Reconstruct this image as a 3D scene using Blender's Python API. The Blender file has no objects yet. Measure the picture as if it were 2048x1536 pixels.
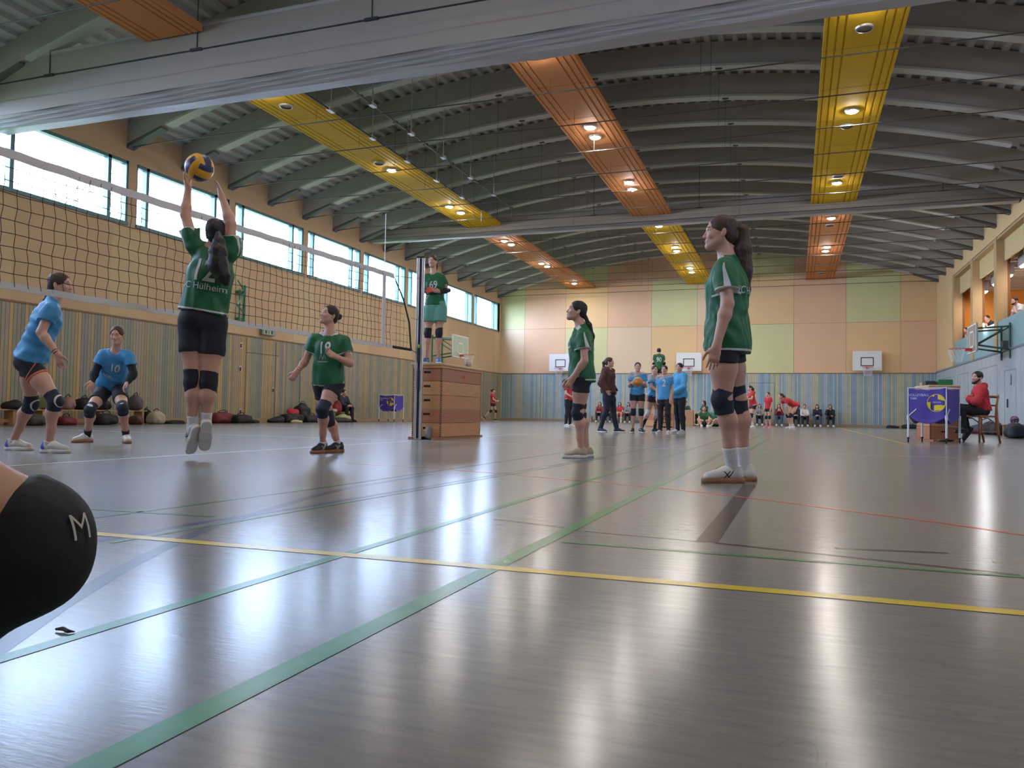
import bpy, bmesh, math, random
import numpy as np
from mathutils import Vector, Matrix
from mathutils.bvhtree import BVHTree
random.seed(7); np.random.seed(7)
SC = bpy.context.scene; COL = SC.collection

# ---------------------------------------------------------------- camera
YAW, PIT, ROL, FPX, CAMH = 0.3458, 0.0363, 0.0170, 1571.9, 0.4052
cF = np.array([-math.sin(YAW)*math.cos(PIT), math.cos(YAW)*math.cos(PIT), math.sin(PIT)])
_r = np.array([math.cos(YAW), math.sin(YAW), 0.0]); _u = np.cross(_r, cF)
cR = _r*math.cos(ROL)+_u*math.sin(ROL); cU = -_r*math.sin(ROL)+_u*math.cos(ROL)
cO = np.array([0, 0, CAMH])
cam = bpy.data.cameras.new('camera'); camo = bpy.data.objects.new('camera', cam); COL.objects.link(camo)
cam.sensor_width = 36; cam.lens = FPX/2048*36; cam.clip_start = 0.02; cam.clip_end = 500
camo.matrix_world = Matrix(((cR[0], cU[0], -cF[0], cO[0]), (cR[1], cU[1], -cF[1], cO[1]), (cR[2], cU[2], -cF[2], cO[2]), (0, 0, 0, 1)))
SC.camera = camo
def ray(x, y): return cF*FPX+cR*(x-1024)-cU*(y-768)
def plane(x, y, ax, v):
    d = ray(x, y); return cO+d*((v-cO[ax])/d[ax])
def fl(x, y): return plane(x, y, 2, 0.0)
def at(x, y, dep): return cO+ray(x, y)/FPX*dep
def depth(P): return float((np.array(P)-cO)@cF)

# ---------------------------------------------------------------- world, exposure
W = bpy.data.worlds.new('sky'); SC.world = W; W.use_nodes = True
bgn = W.node_tree.nodes['Background']; bgn.inputs[0].default_value = (0.54, 0.67, 1.0, 1); bgn.inputs[1].default_value = 4.7
SC.view_settings.view_transform = 'Standard'; SC.view_settings.look = 'None'
SC.view_settings.exposure = 2.75; SC.view_settings.gamma = 1.0; SC.view_settings.use_curve_mapping = False
SC.cycles.max_bounces = 8; SC.cycles.diffuse_bounces = 5; SC.cycles.glossy_bounces = 3
SC.cycles.sample_clamp_indirect = 6; SC.cycles.caustics_reflective = False; SC.cycles.caustics_refractive = False

XL, XR, D, YB, PH = -14.70, 5.89, 38.97, -7.0, 2.44
ZW0, ZW1 = 4.64, 6.14
def portal(loc, rot, sx, sy):
    l = bpy.data.lights.new('daylight_portal', 'AREA'); l.shape = 'RECTANGLE'; l.size = sx; l.size_y = sy
    l.cycles.is_portal = True
    o = bpy.data.objects.new('daylight_portal', l); o.location = loc; o.rotation_euler = rot; COL.objects.link(o)
portal((XL-0.15, (YB+D)/2, (ZW0+ZW1)/2), (0, math.radians(-90), 0), ZW1-ZW0, D-YB)

# ---------------------------------------------------------------- materials
MATS = {}
def nodes_of(name):
    m = bpy.data.materials.new(name); m.use_nodes = True
    nt = m.node_tree; return m, nt, nt.nodes['Principled BSDF']
def mat(name, col, rough=0.6, metal=0.0, spec=None, bump=0.0, bscale=60, emis=None, var=0.0, vscale=4, sheen=0, stretch=(1, 1, 1), sub=0):
    if name in MATS: return MATS[name]
    m, nt, b = nodes_of(name); N = nt.nodes; L = nt.links
    b.inputs['Base Color'].default_value = (*col, 1); b.inputs['Roughness'].default_value = rough
    b.inputs['Metallic'].default_value = metal
    if spec is not None: b.inputs['Specular IOR Level'].default_value = spec
    if sheen: b.inputs['Sheen Weight'].default_value = sheen
    if sub: b.inputs['Subsurface Weight'].default_value = sub; b.inputs['Subsurface Radius'].default_value = (1, .4, .25); b.inputs['Subsurface Scale'].default_value = .012
    if emis: b.inputs['Emission Color'].default_value = (*emis[0], 1); b.inputs['Emission Strength'].default_value = emis[1]
    if bump or var:
        tc = N.new('ShaderNodeTexCoord'); mp = N.new('ShaderNodeMapping'); L.new(tc.outputs['Object'], mp.inputs[0]); mp.inputs['Scale'].default_value = stretch
    if var:
        n = N.new('ShaderNodeTexNoise'); n.inputs['Scale'].default_value = vscale; n.inputs['Detail'].default_value = 4; L.new(mp.outputs[0], n.inputs[0])
        mx = N.new('ShaderNodeMix'); mx.data_type = 'RGBA'
        mx.inputs['A'].default_value = (*[c*(1-var) for c in col], 1); mx.inputs['B'].default_value = (*[min(1, c*(1+var)) for c in col], 1)
        L.new(n.outputs[0], mx.inputs['Factor']); L.new(mx.outputs['Result'], b.inputs['Base Color'])
    if bump:
        n2 = N.new('ShaderNodeTexNoise'); n2.inputs['Scale'].default_value = bscale; n2.inputs['Detail'].default_value = 3; L.new(mp.outputs[0], n2.inputs[0])
        bp = N.new('ShaderNodeBump'); bp.inputs['Strength'].default_value = bump; bp.inputs['Distance'].default_value = 0.01
        L.new(n2.outputs[0], bp.inputs['Height']); L.new(bp.outputs[0], b.inputs['Normal'])
    MATS[name] = m; return m

def two_tone(name, base, col2, rough=.7):
    """a copy of a cloth material with a second colour where the mesh attribute 'pattern' is above zero"""
    if name in MATS: return MATS[name]
    m = base.copy(); m.name = name; nt = m.node_tree; N = nt.nodes; L = nt.links; b = N['Principled BSDF']
    at_ = N.new('ShaderNodeAttribute'); at_.attribute_name = 'pattern'
    gt = N.new('ShaderNodeMath'); gt.operation = 'GREATER_THAN'; gt.inputs[1].default_value = 0; L.new(at_.outputs['Fac'], gt.inputs[0])
    mx = N.new('ShaderNodeMix'); mx.data_type = 'RGBA'; mx.inputs['B'].default_value = (*col2, 1); L.new(gt.outputs[0], mx.inputs['Factor'])
    src = b.inputs['Base Color'].links
    if src: L.new(src[0].from_socket, mx.inputs['A'])
    else: mx.inputs['A'].default_value = b.inputs['Base Color'].default_value
    L.new(mx.outputs['Result'], b.inputs['Base Color']); MATS[name] = m; return m
def set_pattern(o, val):
    a = o.data.attributes.new('pattern', 'FLOAT', 'POINT'); a.data.foreach_set('value', np.asarray(val, dtype=np.float32))

def slat_mat(name, axis, cols, width=0.092, gap=0.1, seed=0.0, rough=0.45):
    """vertical boards: one colour per board from a palette, with a dark joint between boards"""
    m, nt, b = nodes_of(name); N = nt.nodes; L = nt.links
    tc = N.new('ShaderNodeTexCoord'); sp = N.new('ShaderNodeSeparateXYZ'); L.new(tc.outputs['Object'], sp.inputs[0])
    def mth(op, a, v=None):
        n = N.new('ShaderNodeMath'); n.operation = op; L.new(a, n.inputs[0])
        if v is not None: n.inputs[1].default_value = v
        return n.outputs[0]
    d = mth('DIVIDE', sp.outputs[axis], width); d = mth('ADD', d, seed); fr = mth('FRACT', d); fo = mth('FLOOR', d)
    wn = N.new('ShaderNodeTexWhiteNoise'); wn.noise_dimensions = '1D'; L.new(fo, wn.inputs['W'])
    cr = N.new('ShaderNodeValToRGB'); cr.color_ramp.interpolation = 'CONSTANT'; L.new(wn.outputs['Value'], cr.inputs[0])
    e = cr.color_ramp.elements
    while len(e) < len(cols): e.new(0.5)
    for i, c in enumerate(cols): e[i].position = i/len(cols); e[i].color = (*c, 1)
    st = mth('GREATER_THAN', fr, gap)
    nz = N.new('ShaderNodeTexNoise'); nz.inputs['Scale'].default_value = 3; nz.inputs['Detail'].default_value = 5; L.new(tc.outputs['Object'], nz.inputs[0])
    mr = N.new('ShaderNodeMapRange'); mr.inputs['To Min'].default_value = .8; mr.inputs['To Max'].default_value = 1.15; L.new(nz.outputs[0], mr.inputs[0])
    mu = N.new('ShaderNodeVectorMath'); mu.operation = 'SCALE'; L.new(cr.outputs[0], mu.inputs[0]); L.new(mr.outputs[0], mu.inputs['Scale'])
    mx = N.new('ShaderNodeMix'); mx.data_type = 'RGBA'; mx.inputs['A'].default_value = (.035, .032, .028, 1)
    L.new(st, mx.inputs['Factor']); L.new(mu.outputs[0], mx.inputs['B']); L.new(mx.outputs['Result'], b.inputs['Base Color'])
    bp = N.new('ShaderNodeBump'); bp.inputs['Distance'].default_value = .01; bp.inputs['Strength'].default_value = .7; L.new(st, bp.inputs['Height']); L.new(bp.outputs[0], b.inputs['Normal'])
    b.inputs['Roughness'].default_value = rough; MATS[name] = m; return m

def floor_mat():
    m, nt, b = nodes_of('sports_floor'); N = nt.nodes; L = nt.links
    tc = N.new('ShaderNodeTexCoord')
    def noise(sc, stretch, det=4, rough=.6, rot=0):
        mp = N.new('ShaderNodeMapping'); mp.inputs['Scale'].default_value = stretch; mp.inputs['Rotation'].default_value = (0, 0, rot); L.new(tc.outputs['Object'], mp.inputs[0])
        n = N.new('ShaderNodeTexNoise'); n.inputs['Scale'].default_value = sc; n.inputs['Detail'].default_value = det; n.inputs['Roughness'].default_value = rough; L.new(mp.outputs[0], n.inputs[0]); return n.outputs[0]
    n1 = noise(22, (.35, 2.2, 1), 6, .7, .15); n2 = noise(1.2, (1, 1, 1), 3)
    cr = N.new('ShaderNodeValToRGB'); L.new(n1, cr.inputs[0]); e = cr.color_ramp.elements
    e[0].position = .3; e[0].color = (.175, .172, .168, 1); e[1].position = .72; e[1].color = (.235, .225, .208, 1)
    c2 = N.new('ShaderNodeMapRange'); L.new(n2, c2.inputs[0]); c2.inputs['To Min'].default_value = .85; c2.inputs['To Max'].default_value = 1.12
    mu = N.new('ShaderNodeVectorMath'); mu.operation = 'SCALE'; L.new(cr.outputs[0], mu.inputs[0]); L.new(c2.outputs[0], mu.inputs['Scale'])
    # scratches: thin iso-lines of stretched noise in three directions
    prev = None
    for i, (sc, st, ro, w) in enumerate([(7, (1, .3, 1), .5, .004), (9, (.25, 1, 1), -.3, .0035), (6, (.5, 1.3, 1), 1.1, .003), (11, (.22, 1, 1), .9, .004)]):
        n = noise(sc, st, 2, .55, ro)
        a = N.new('ShaderNodeMath'); a.operation = 'SUBTRACT'; L.new(n, a.inputs[0]); a.inputs[1].default_value = .5
        ab = N.new('ShaderNodeMath'); ab.operation = 'ABSOLUTE'; L.new(a.outputs[0], ab.inputs[0])
        lt = N.new('ShaderNodeMath'); lt.operation = 'LESS_THAN'; L.new(ab.outputs[0], lt.inputs[0]); lt.inputs[1].default_value = w*.55
        if prev is None: prev = lt.outputs[0]
        else:
            mxx = N.new('ShaderNodeMath'); mxx.operation = 'MAXIMUM'; L.new(prev, mxx.inputs[0]); L.new(lt.outputs[0], mxx.inputs[1]); prev = mxx.outputs[0]
    br = noise(9, (1, 1, 1), 2); gt = N.new('ShaderNodeMath'); gt.operation = 'GREATER_THAN'; gt.inputs[1].default_value = .57; L.new(br, gt.inputs[0])
    sc_ = N.new('ShaderNodeMath'); sc_.operation = 'MULTIPLY'; L.new(prev, sc_.inputs[0]); L.new(gt.outputs[0], sc_.inputs[1])
    s2 = N.new('ShaderNodeMath'); s2.operation = 'MULTIPLY'; L.new(sc_.outputs[0], s2.inputs[0]); s2.inputs[1].default_value = .15
    mx = N.new('ShaderNodeMix'); mx.data_type = 'RGBA'; L.new(s2.outputs[0], mx.inputs['Factor']); L.new(mu.outputs[0], mx.inputs['A']); mx.inputs['B'].default_value = (.06, .06, .06, 1)
    L.new(mx.outputs['Result'], b.inputs['Base Color'])
    rr = N.new('ShaderNodeMapRange'); L.new(n1, rr.inputs[0]); rr.inputs['To Min'].default_value = .19; rr.inputs['To Max'].default_value = .23
    ra = N.new('ShaderNodeMath'); ra.operation = 'ADD'; L.new(rr.outputs[0], ra.inputs[0]); ra.inputs[1].default_value = .0; L.new(ra.outputs[0], b.inputs['Roughness'])
    b.inputs['Specular IOR Level'].default_value = .30
    bp = N.new('ShaderNodeBump'); bp.inputs['Strength'].default_value = .07; bp.inputs['Distance'].default_value = .003; L.new(noise(45, (.4, 2.5, 1), 3, .6, .15), bp.inputs['Height']); L.new(bp.outputs[0], b.inputs['Normal'])
    return m

def glass_mat():
    m = bpy.data.materials.new('window_glass'); m.use_nodes = True; nt = m.node_tree; N = nt.nodes; L = nt.links
    N.remove(N['Principled BSDF']); o = N['Material Output']
    t = N.new('ShaderNodeBsdfTransparent'); t.inputs[0].default_value = (.93, .97, .97, 1); g = N.new('ShaderNodeBsdfGlossy'); g.inputs['Roughness'].default_value = .02
    lw = N.new('ShaderNodeLayerWeight'); pw = N.new('ShaderNodeMath'); pw.operation = 'POWER'; L.new(lw.outputs['Facing'], pw.inputs[0]); pw.inputs[1].default_value = 5
    f = N.new('ShaderNodeMath'); f.operation = 'MULTIPLY_ADD'; L.new(pw.outputs[0], f.inputs[0]); f.inputs[1].default_value = .4; f.inputs[2].default_value = .03
    mx = N.new('ShaderNodeMixShader')
    L.new(f.outputs[0], mx.inputs[0]); L.new(t.outputs[0], mx.inputs[1]); L.new(g.outputs[0], mx.inputs[2]); L.new(mx.outputs[0], o.inputs[0]); return m

# ---------------------------------------------------------------- mesh helpers
def link(o, parent=None, label=None, cat=None, group=None, kind=None):
    COL.objects.link(o)
    if parent is not None: o.parent = parent
    tag(o, label, cat, group, kind); return o
def tag(o, label=None, cat=None, group=None, kind=None):
    if label: o['label'] = label
    if cat: o['category'] = cat
    if group: o['group'] = group
    if kind: o['kind'] = kind
    return o
def base_of(parent):
    b = np.zeros(3)
    while parent is not None: b += np.array(parent.location); parent = parent.parent
    return b
def mobj(name, V, Fc, mats, parent=None, org=None, smooth=False, mi=None, **kw):
    """mesh object from world-space vertices; the origin sits at org (top level) or at the parent's origin"""
    V = np.asarray(V, dtype=np.float64).reshape(-1, 3)
    me = bpy.data.meshes.new(name)
    pb = base_of(parent) if parent is not None else np.zeros(3)
    oo = np.array(org, dtype=float) if org is not None else pb
    V = V-oo
    if isinstance(Fc, np.ndarray):
        n, k = Fc.shape
        me.vertices.add(len(V)); me.vertices.foreach_set('co', V.astype(np.float32).ravel())
        me.loops.add(n*k); me.loops.foreach_set('vertex_index', Fc.astype(np.int32).ravel())
        me.polygons.add(n); me.polygons.foreach_set('loop_start', np.arange(0, n*k, k, dtype=np.int32)); me.polygons.foreach_set('loop_total', np.full(n, k, dtype=np.int32))
        me.update(calc_edges=True)
    else:
        me.from_pydata([tuple(v) for v in V], [], Fc); me.update()
    if not isinstance(mats, (list, tuple)): mats = [mats]
    for m in mats: me.materials.append(m)
    if mi is not None: me.polygons.foreach_set('material_index', np.asarray(mi, dtype=np.int32))
    if smooth: me.polygons.foreach_set('use_smooth', np.ones(len(me.polygons), dtype=bool))
    o = bpy.data.objects.new(name, me)
    o.location = tuple(oo-pb) if parent is not None else tuple(oo)
    return link(o, parent, **kw)
def empty(name, loc, **kw):
    o = bpy.data.objects.new(name, None); o.location = tuple(loc); o.empty_display_size = .2; return link(o, None, **kw)

class MB:
    def __init__(s): s.v = []; s.f = []; s.m = []
    def add(s, v, f, m=0):
        b = len(s.v); s.v += [tuple(map(float, p)) for p in v]; s.f += [tuple(i+b for i in q) for q in f]; s.m += [m]*len(f); return s
    def box(s, x0, x1, y0, y1, z0, z1, m=0):
        v = [(x, y, z) for z in (z0, z1) for y in (y0, y1) for x in (x0, x1)]
        return s.add(v, [(0, 2, 3, 1), (4, 5, 7, 6), (0, 1, 5, 4), (2, 6, 7, 3), (0, 4, 6, 2), (1, 3, 7, 5)], m)
    def obox(s, c, ax, ay, az, hx, hy, hz, m=0):
        c = np.array(c, float); A = [np.array(a, float)/np.linalg.norm(a) for a in (ax, ay, az)]
        v = [c+A[0]*hx*i+A[1]*hy*j+A[2]*hz*k for k in (-1, 1) for j in (-1, 1) for i in (-1, 1)]
        return s.add(v, [(0, 2, 3, 1), (4, 5, 7, 6), (0, 1, 5, 4), (2, 6, 7, 3), (0, 4, 6, 2), (1, 3, 7, 5)], m)
    def tube(s, pts, r, n=6, m=0, cap=True):
        P = [np.array(p, float) for p in pts]; R = r if isinstance(r, (list, tuple)) else [r]*len(P)
        b = len(s.v); t0 = P[1]-P[0]; t0 /= np.linalg.norm(t0)
        a = np.cross(t0, (0, 0, 1)) if abs(t0[2]) < .9 else np.cross(t0, (1, 0, 0)); a /= np.linalg.norm(a)
        for i, p in enumerate(P):
            t = P[min(i+1, len(P)-1)]-P[max(i-1, 0)]; t /= np.linalg.norm(t)
            a = a-t*(a@t); a /= np.linalg.norm(a); c = np.cross(t, a)
            for k in range(n):
                an = 2*math.pi*k/n; s.v.append(tuple(p+(a*math.cos(an)+c*math.sin(an))*R[i]))
        for i in range(len(P)-1):
            for k in range(n):
                k2 = (k+1) % n; s.f.append((b+i*n+k, b+i*n+k2, b+(i+1)*n+k2, b+(i+1)*n+k)); s.m.append(m)
        if cap:
            s.f.append(tuple(b+k for k in reversed(range(n)))); s.m.append(m); e = b+(len(P)-1)*n; s.f.append(tuple(e+k for k in range(n))); s.m.append(m)
        return s
    def lathe(s, c, prof, n=24, m=0, axis=(0, 0, 1)):
        az = np.array(axis, float); az /= np.linalg.norm(az)
        ax = np.cross(az, (0, 1, 0)) if abs(az[1]) < .9 else np.cross(az, (1, 0, 0)); ax /= np.linalg.norm(ax); ay = np.cross(az, ax)
        b = len(s.v); c = np.array(c, float)
        for r, z in prof:
            for k in range(n):
                a = 2*math.pi*k/n; s.v.append(tuple(c+az*z+(ax*math.cos(a)+ay*math.sin(a))*max(r, 1e-4)))
        for i in range(len(prof)-1):
            for k in range(n):
                k2 = (k+1) % n; s.f.append((b+i*n+k, b+i*n+k2, b+(i+1)*n+k2, b+(i+1)*n+k)); s.m.append(m)
        return s
    def prism(s, poly, o, ax, ay, az, h, m=0):
        """polygon in (ax, ay) at o extruded by h along az"""
        o = np.array(o, float); ax, ay, az = (np.array(a, float) for a in (ax, ay, az)); n = len(poly)
        v = [o+ax*p[0]+ay*p[1] for p in poly]+[o+ax*p[0]+ay*p[1]+az*h for p in poly]
        f = [tuple(reversed(range(n))), tuple(range(n, 2*n))]+[(i, (i+1) % n, n+(i+1) % n, n+i) for i in range(n)]
        return s.add(v, f, m)
    def build(s, name, mats, parent=None, org=None, smooth=False, bevel=0, **kw):
        o = mobj(name, s.v, s.f, mats, parent, org, smooth, s.m, **kw)
        if bevel:
            b = o.modifiers.new('bevel', 'BEVEL'); b.width = bevel; b.segments = 2; b.limit_method = 'ANGLE'
        return o

# ---------------------------------------------------------------- colours of the hall
M_floor = floor_mat()
M_glass = glass_mat()
M_teal = mat('window_frame_teal', (.075, .19, .215), .4)
M_wallL = mat('wall_peach', (.54, .38, .235), .75, var=.10, vscale=1.2, bump=.15, bscale=90)
M_wallG = mat('wall_greenish_yellow', (.56, .43, .25), .75, var=.08, vscale=1.5)
TILE = [mat('panel_salmon', (.76, .48, .30), .8, var=.07, vscale=1), mat('panel_ochre', (.77, .53, .27), .8, var=.07, vscale=1),
        mat('panel_lime', (.64, .62, .32), .8, var=.07, vscale=1), mat('panel_tan', (.74, .56, .37), .8, var=.07, vscale=1)]
M_gapd = mat('panel_joint_dark', (.25, .16, .10), .8)
M_slatL = slat_mat('slats_side', 1, [(.38, .29, .16), (.30, .28, .20), (.22, .25, .21), (.33, .30, .25), (.50, .33, .14), (.27, .29, .20), (.36, .30, .20), (.24, .25, .24)], seed=3.3, width=.084)
M_slatE = slat_mat('slats_end', 0, [(.56, .49, .26), (.26, .38, .48), (.30, .42, .38), (.40, .46, .52), (.48, .46, .34), (.22, .36, .47), (.45, .47, .46), (.34, .45, .50)], seed=8.1, width=.078)
M_slatR = slat_mat('panels_pale', 1, [(.40, .45, .47), (.42, .47, .49), (.38, .44, .47)], width=.6, gap=.015)
M_beam = mat('beam_grey_green', (.36, .335, .305), .7, var=.12, vscale=3, bump=.2, bscale=30)
M_deck = mat('deck_metal', (.46, .44, .43), .5)
M_curt = mat('curtain_vinyl', (.29, .255, .22), .5, var=.08, vscale=2, bump=.15, bscale=6)
M_curtw = mat('curtain_light_edge', (.38, .355, .33), .5)
M_dark = mat('dark_metal', (.02, .02, .02), .5)
M_black = mat('black_plastic', (.012, .012, .012), .45)
M_yel = mat('ceiling_yellow', (.70, .43, .02), .7, spec=.12)
M_ora = mat('ceiling_orange', (.60, .25, .09), .7, spec=.12)
M_white = mat('painted_white', (.75, .75, .74), .45)
M_alu = mat('aluminium', (.62, .62, .60), .35, metal=.75)
M_wood = mat('bench_wood', (.50, .30, .14), .45, var=.25, vscale=5, stretch=(1, 8, 8))
M_orw = mat('gallery_orange', (.78, .30, .035), .7)
M_parap = mat('parapet_teal', (.24, .40, .42), .5, var=.06, vscale=2)
M_post = mat('post_tan', (.50, .34, .17), .6, var=.15, vscale=4, stretch=(1, 1, .2))
M_green = mat('rack_green', (.03, .20, .12), .45)
M_red = mat('rim_red', (.62, .06, .03), .45)

# ---------------------------------------------------------------- floor and painted lines
fo = MB().add([(XL, YB, 0), (XR, YB, 0), (XR, D, 0), (XL, D, 0)], [(0, 1, 2, 3)]).build('floor', M_floor, org=(0, 0, 0), kind='structure', label='glossy grey sports hall floor')
LC = dict(green=(.035, .22, .06), yellow=(.62, .45, .01), white=(.62, .62, .60), brown=(.040, .024, .017), slate=(.05, .055, .075), orange=(.55, .10, .035), blue=(.035, .06, .19))
def court_line(pts, w, c, label):
    P = [np.array(p, float) for p in pts]; v = []; f = []
    for i, p in enumerate(P):
        t = P[min(i+1, len(P)-1)]-P[max(0, i-1)]; t /= np.linalg.norm(t); n = np.array((-t[1], t[0]))
        v += [(*(p-n*w/2), .0003+.00012*['slate', 'blue', 'brown', 'orange', 'white', 'green', 'yellow'].index(c)), (*(p+n*w/2), .0003+.00012*['slate', 'blue', 'brown', 'orange', 'white', 'green', 'yellow'].index(c))]
    for i in range(len(P)-1): f.append((2*i, 2*i+2, 2*i+3, 2*i+1))
    m = mat('line_'+c, LC[c], .26, var=.2, vscale=18, spec=.2)
    mobj('court_line', v, f, m, fo, label=label)
def arc(x, y, r, a0, a1, n=24): return [(x+r*math.cos(math.radians(a0+(a1-a0)*i/n)), y+r*math.sin(math.radians(a0+(a1-a0)*i/n))) for i in range(n+1)]
court_line([(-.74, -5), (-.74, 22)], .05, 'green', 'wide green line running away from the camera')
court_line([(-6, 1.92), (-2.3, 1.905), (0, 1.945), (5.8, 1.93)], .05, 'yellow', 'yellow line crossing the foreground')
court_line([(-1.185, -4), (-1.185, 18)], .035, 'green', 'narrower green line left of the wide one')
court_line([(-.5, 4.8), (-.56, 6.4), (-.45, 16)], .04, 'green', 'short green line near the tall player')
court_line([(-3.2, 5.2), (-2.5, 5.12), (-1.84, 4.9), (-1.08, 4.58), (-.49, 4.3), (.0, 3.95), (.27, 3.72), (.55, 3.5), (.77, 3.27), (1.3, 2.7), (1.8, 1.9)], .028, 'orange', 'thin orange curved line')
court_line([(-.265, 2.61), (-.25, 4.9)], .07, 'brown', 'dark brown line ending near the white shoes')
court_line([(-1.07, 2.80), (-.78, 2.71), (-.71, 2.665)], .020, 'brown', 'thin dark line')
court_line([(-.68, 2.655), (-.27, 2.60)], .015, 'brown', 'thin dark line, middle piece')
court_line([(-.24, 2.60), (.56, 2.42)], .022, 'brown', 'thin dark line, right piece')
court_line([(.12, 2.66), (.44, 2.72)], .026, 'brown', 'short dark dash')
court_line([(-.69, 2.405), (.7, 2.39)], .028, 'green', 'thin green line behind the yellow one')
court_line([(-1.1, .75), (-1.22, .92), (-1.38, 1.18), (-1.56, 1.5), (-1.68, 1.75), (-1.77, 1.95), (-1.88, 2.23), (-2.0, 2.7), (-2.1, 3.1), (-2.18, 3.59), (-2.2, 4.6)], .045, 'slate', 'curved slate grey line at the left')
court_line([(-4.84, 1), (-4.84, 15)], .04, 'white', 'thin white line under the jumping player')
court_line([(-1.97, 1.2), (-1.96, 2.3), (-1.91, 2.83), (-1.85, 4.12), (-1.71, 7.2), (-1.6, 12)], .035, 'blue', 'dark blue line')
court_line([(-1.90, 1.8), (-1.85, 2.83), (-1.79, 4.12), (-1.65, 7.2)], .018, 'green', 'thin green line beside the dark blue one')
court_line([(-3.4, 2.30), (-2.03, 2.39)], .03, 'green', 'short green line at the far left')
court_line([(-2.40, 1.9), (-2.36, 2.36), (-2.3, 3.56), (-2.25, 9)], .022, 'green', 'faint green line')
court_line([(-14, 9.6), (5, 9.6)], .04, 'white', 'white line across the hall')
court_line([(-13, 13.8), (5, 13.8)], .04, 'white', 'second white line across the hall')
court_line([(1.7, 14), (1.7, 36)], .05, 'yellow', 'yellow line near the far wall')
court_line([(-12, 20), (5, 20)], .04, 'green', 'green line across the middle court')
court_line(arc(-6.6, 8.6, .45, 0, 360, 40), .03, 'blue', 'small blue circle')

# ---------------------------------------------------------------- left wall with its window band
def wall_panel(name, quads, mats, label, mi=None, th=None):
    mb = MB()
    for i, q in enumerate(quads): mb.box(*q, m=(mi[i] if mi else 0))
    return mb.build(name, mats, kind='structure', label=label)
T = .25
piers = [14.2+3.48*k for k in range(-6, 8)]   # centres between window bays
pl = [YB]+[p for p in piers if p > YB and p < D-.3]+[D]
q = [(XL-T, XL, YB, D, PH, ZW0), (XL-T, XL, YB, D, ZW1, 8.9)]; mi = [0, 0]
for p in pl[1:-1]: q.append((XL-T, XL, p-.12, p+.12, ZW0, ZW1)); mi.append(0)
q.append((XL-T, XL, D-.55, D, ZW0, ZW1)); mi.append(0)
# paler wall panels between darker ones
for k, p in enumerate(piers):
    if YB < p < D: q.append((XL-T, XL+.004, p-.55, p+.55, PH, ZW0-.1)); mi.append(1)
wall_panel('wall_left', q, [M_wallL, M_wallG], 'peach upper wall on the window side', mi)
MB().box(XL-T, XL+.03, YB, D, 0.12, PH).build('wall_left_boarding', M_slatL, kind='structure', label='coloured vertical boards along the window wall')
MB().box(XL-.02, XL+.05, YB, D, PH, PH+.035).build('trim_1', M_gapd, kind='structure')
MB().box(XL, XL+.06, YB, D, 0, .12).build('baseboard_left', mat('base_tan', (.35, .25, .16), .6), kind='structure')
# door seams, cupboard handles and hinges in the boarding
mb = MB()
for (y0, z0, z1) in ((18.4, 0.1, 2.40), (19.75, .1, 2.40), (21.0, .1, 2.0), (16.6, .1, 2.4)): mb.box(XL+.031, XL+.034, y0-.008, y0+.008, z0, z1)
mb.box(XL+.031, XL+.034, 18.4, 19.9, 1.98, 1.995)
dl = mb.build('door_1', M_black, kind='structure', label='flush door in the striped boarding')
mb = MB()
for (y, z) in ((18.15, 2.16), (18.15, 1.5), (18.2, .3), (19.65, .95)):
    mb.box(XL+.03, XL+.045, y-.05, y+.05, z-.08, z+.08, 0); mb.box(XL+.045, XL+.06, y-.02, y+.02, z-.06, z+.05, 1)
mb.build('door_handle', [M_alu, M_black], dl)

edges = pl
for i in range(len(edges)-1):
    a = edges[i]+(.12 if i else 0); b = edges[i+1]-(.12 if i < len(edges)-2 else .55)
    if b-a < .6: continue
    vis = b > 9
    fr = MB(); w = .05; X0, X1 = XL-.16, XL-.02
    fr.box(X0, X1, a, a+w, ZW0, ZW1).box(X0, X1, b-w, b, ZW0, ZW1).box(X0, X1+.06, a, b, ZW0-.02, ZW0+.06).box(X0, X1, a, b, ZW1-.07, ZW1)
    ms = [a+.36, b-.52]
    for m_ in ms: fr.box(X0, X1, m_-.045, m_+.045, ZW0, ZW1)
    o = fr.build('window_%d' % (i+1), M_teal, kind='structure')
    for (u, v) in ((a+w, ms[0]-.045), (ms[0]+.045, ms[1]-.045), (ms[1]+.045, b-w)):
        MB().box(XL-.10, XL-.095, u, v, ZW0+.06, ZW1-.07).build('window_pane', M_glass, o)

# ---------------------------------------------------------------- end wall: chequered panels over boards
bx = [XL, -13.38, -11.16, -8.94, -6.72, -4.5, -2.28, -.06, 2.2, 4.45, XR]
rz = [PH+.0, 4.79, 7.08, 8.9]
S, O_, Lm, Tn = 0, 1, 2, 3
rows = [[Tn, S, Lm, Tn, O_, S, Lm, S, O_, S], [Lm, S, O_, S, Lm, Tn, O_, S, Lm, O_], [S, S, Lm, S, S, S, Lm, S, Lm, S]]
mb = MB()
for r in range(3):
    for c in range(10):
        mb.box(bx[c]+.006, bx[c+1]-.006, D, D+.05, rz[r]+.006, rz[r+1]-.006, rows[r][c])
mb.box(XL-T, XR+T, D+.012, D+.25, 0, 9.6, 4)
mb.build('wall_back', TILE+[M_gapd], kind='structure', label='far end wall of orange, ochre and lime panels')
MB().box(XL, XR, D-.03, D+.02, .12, PH).build('wall_back_boarding', M_slatE, kind='structure', label='blue and ochre vertical boards below the end wall panels')
MB().box(XL, XR, D-.05, D+.02, PH, PH+.035).build('trim_2', M_gapd, kind='structure')
MB().box(XL, XR, D-.07, D-.02, 0, .12).build('baseboard_back', MATS['base_tan'], kind='structure')
mb = MB().box(-2.05, -.9, D-.034, D-.031, 2.0, 2.012)
for x in (-2.05, -.9): mb.box(x-.006, x+.006, D-.034, D-.031, .12, 2.01)
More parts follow.
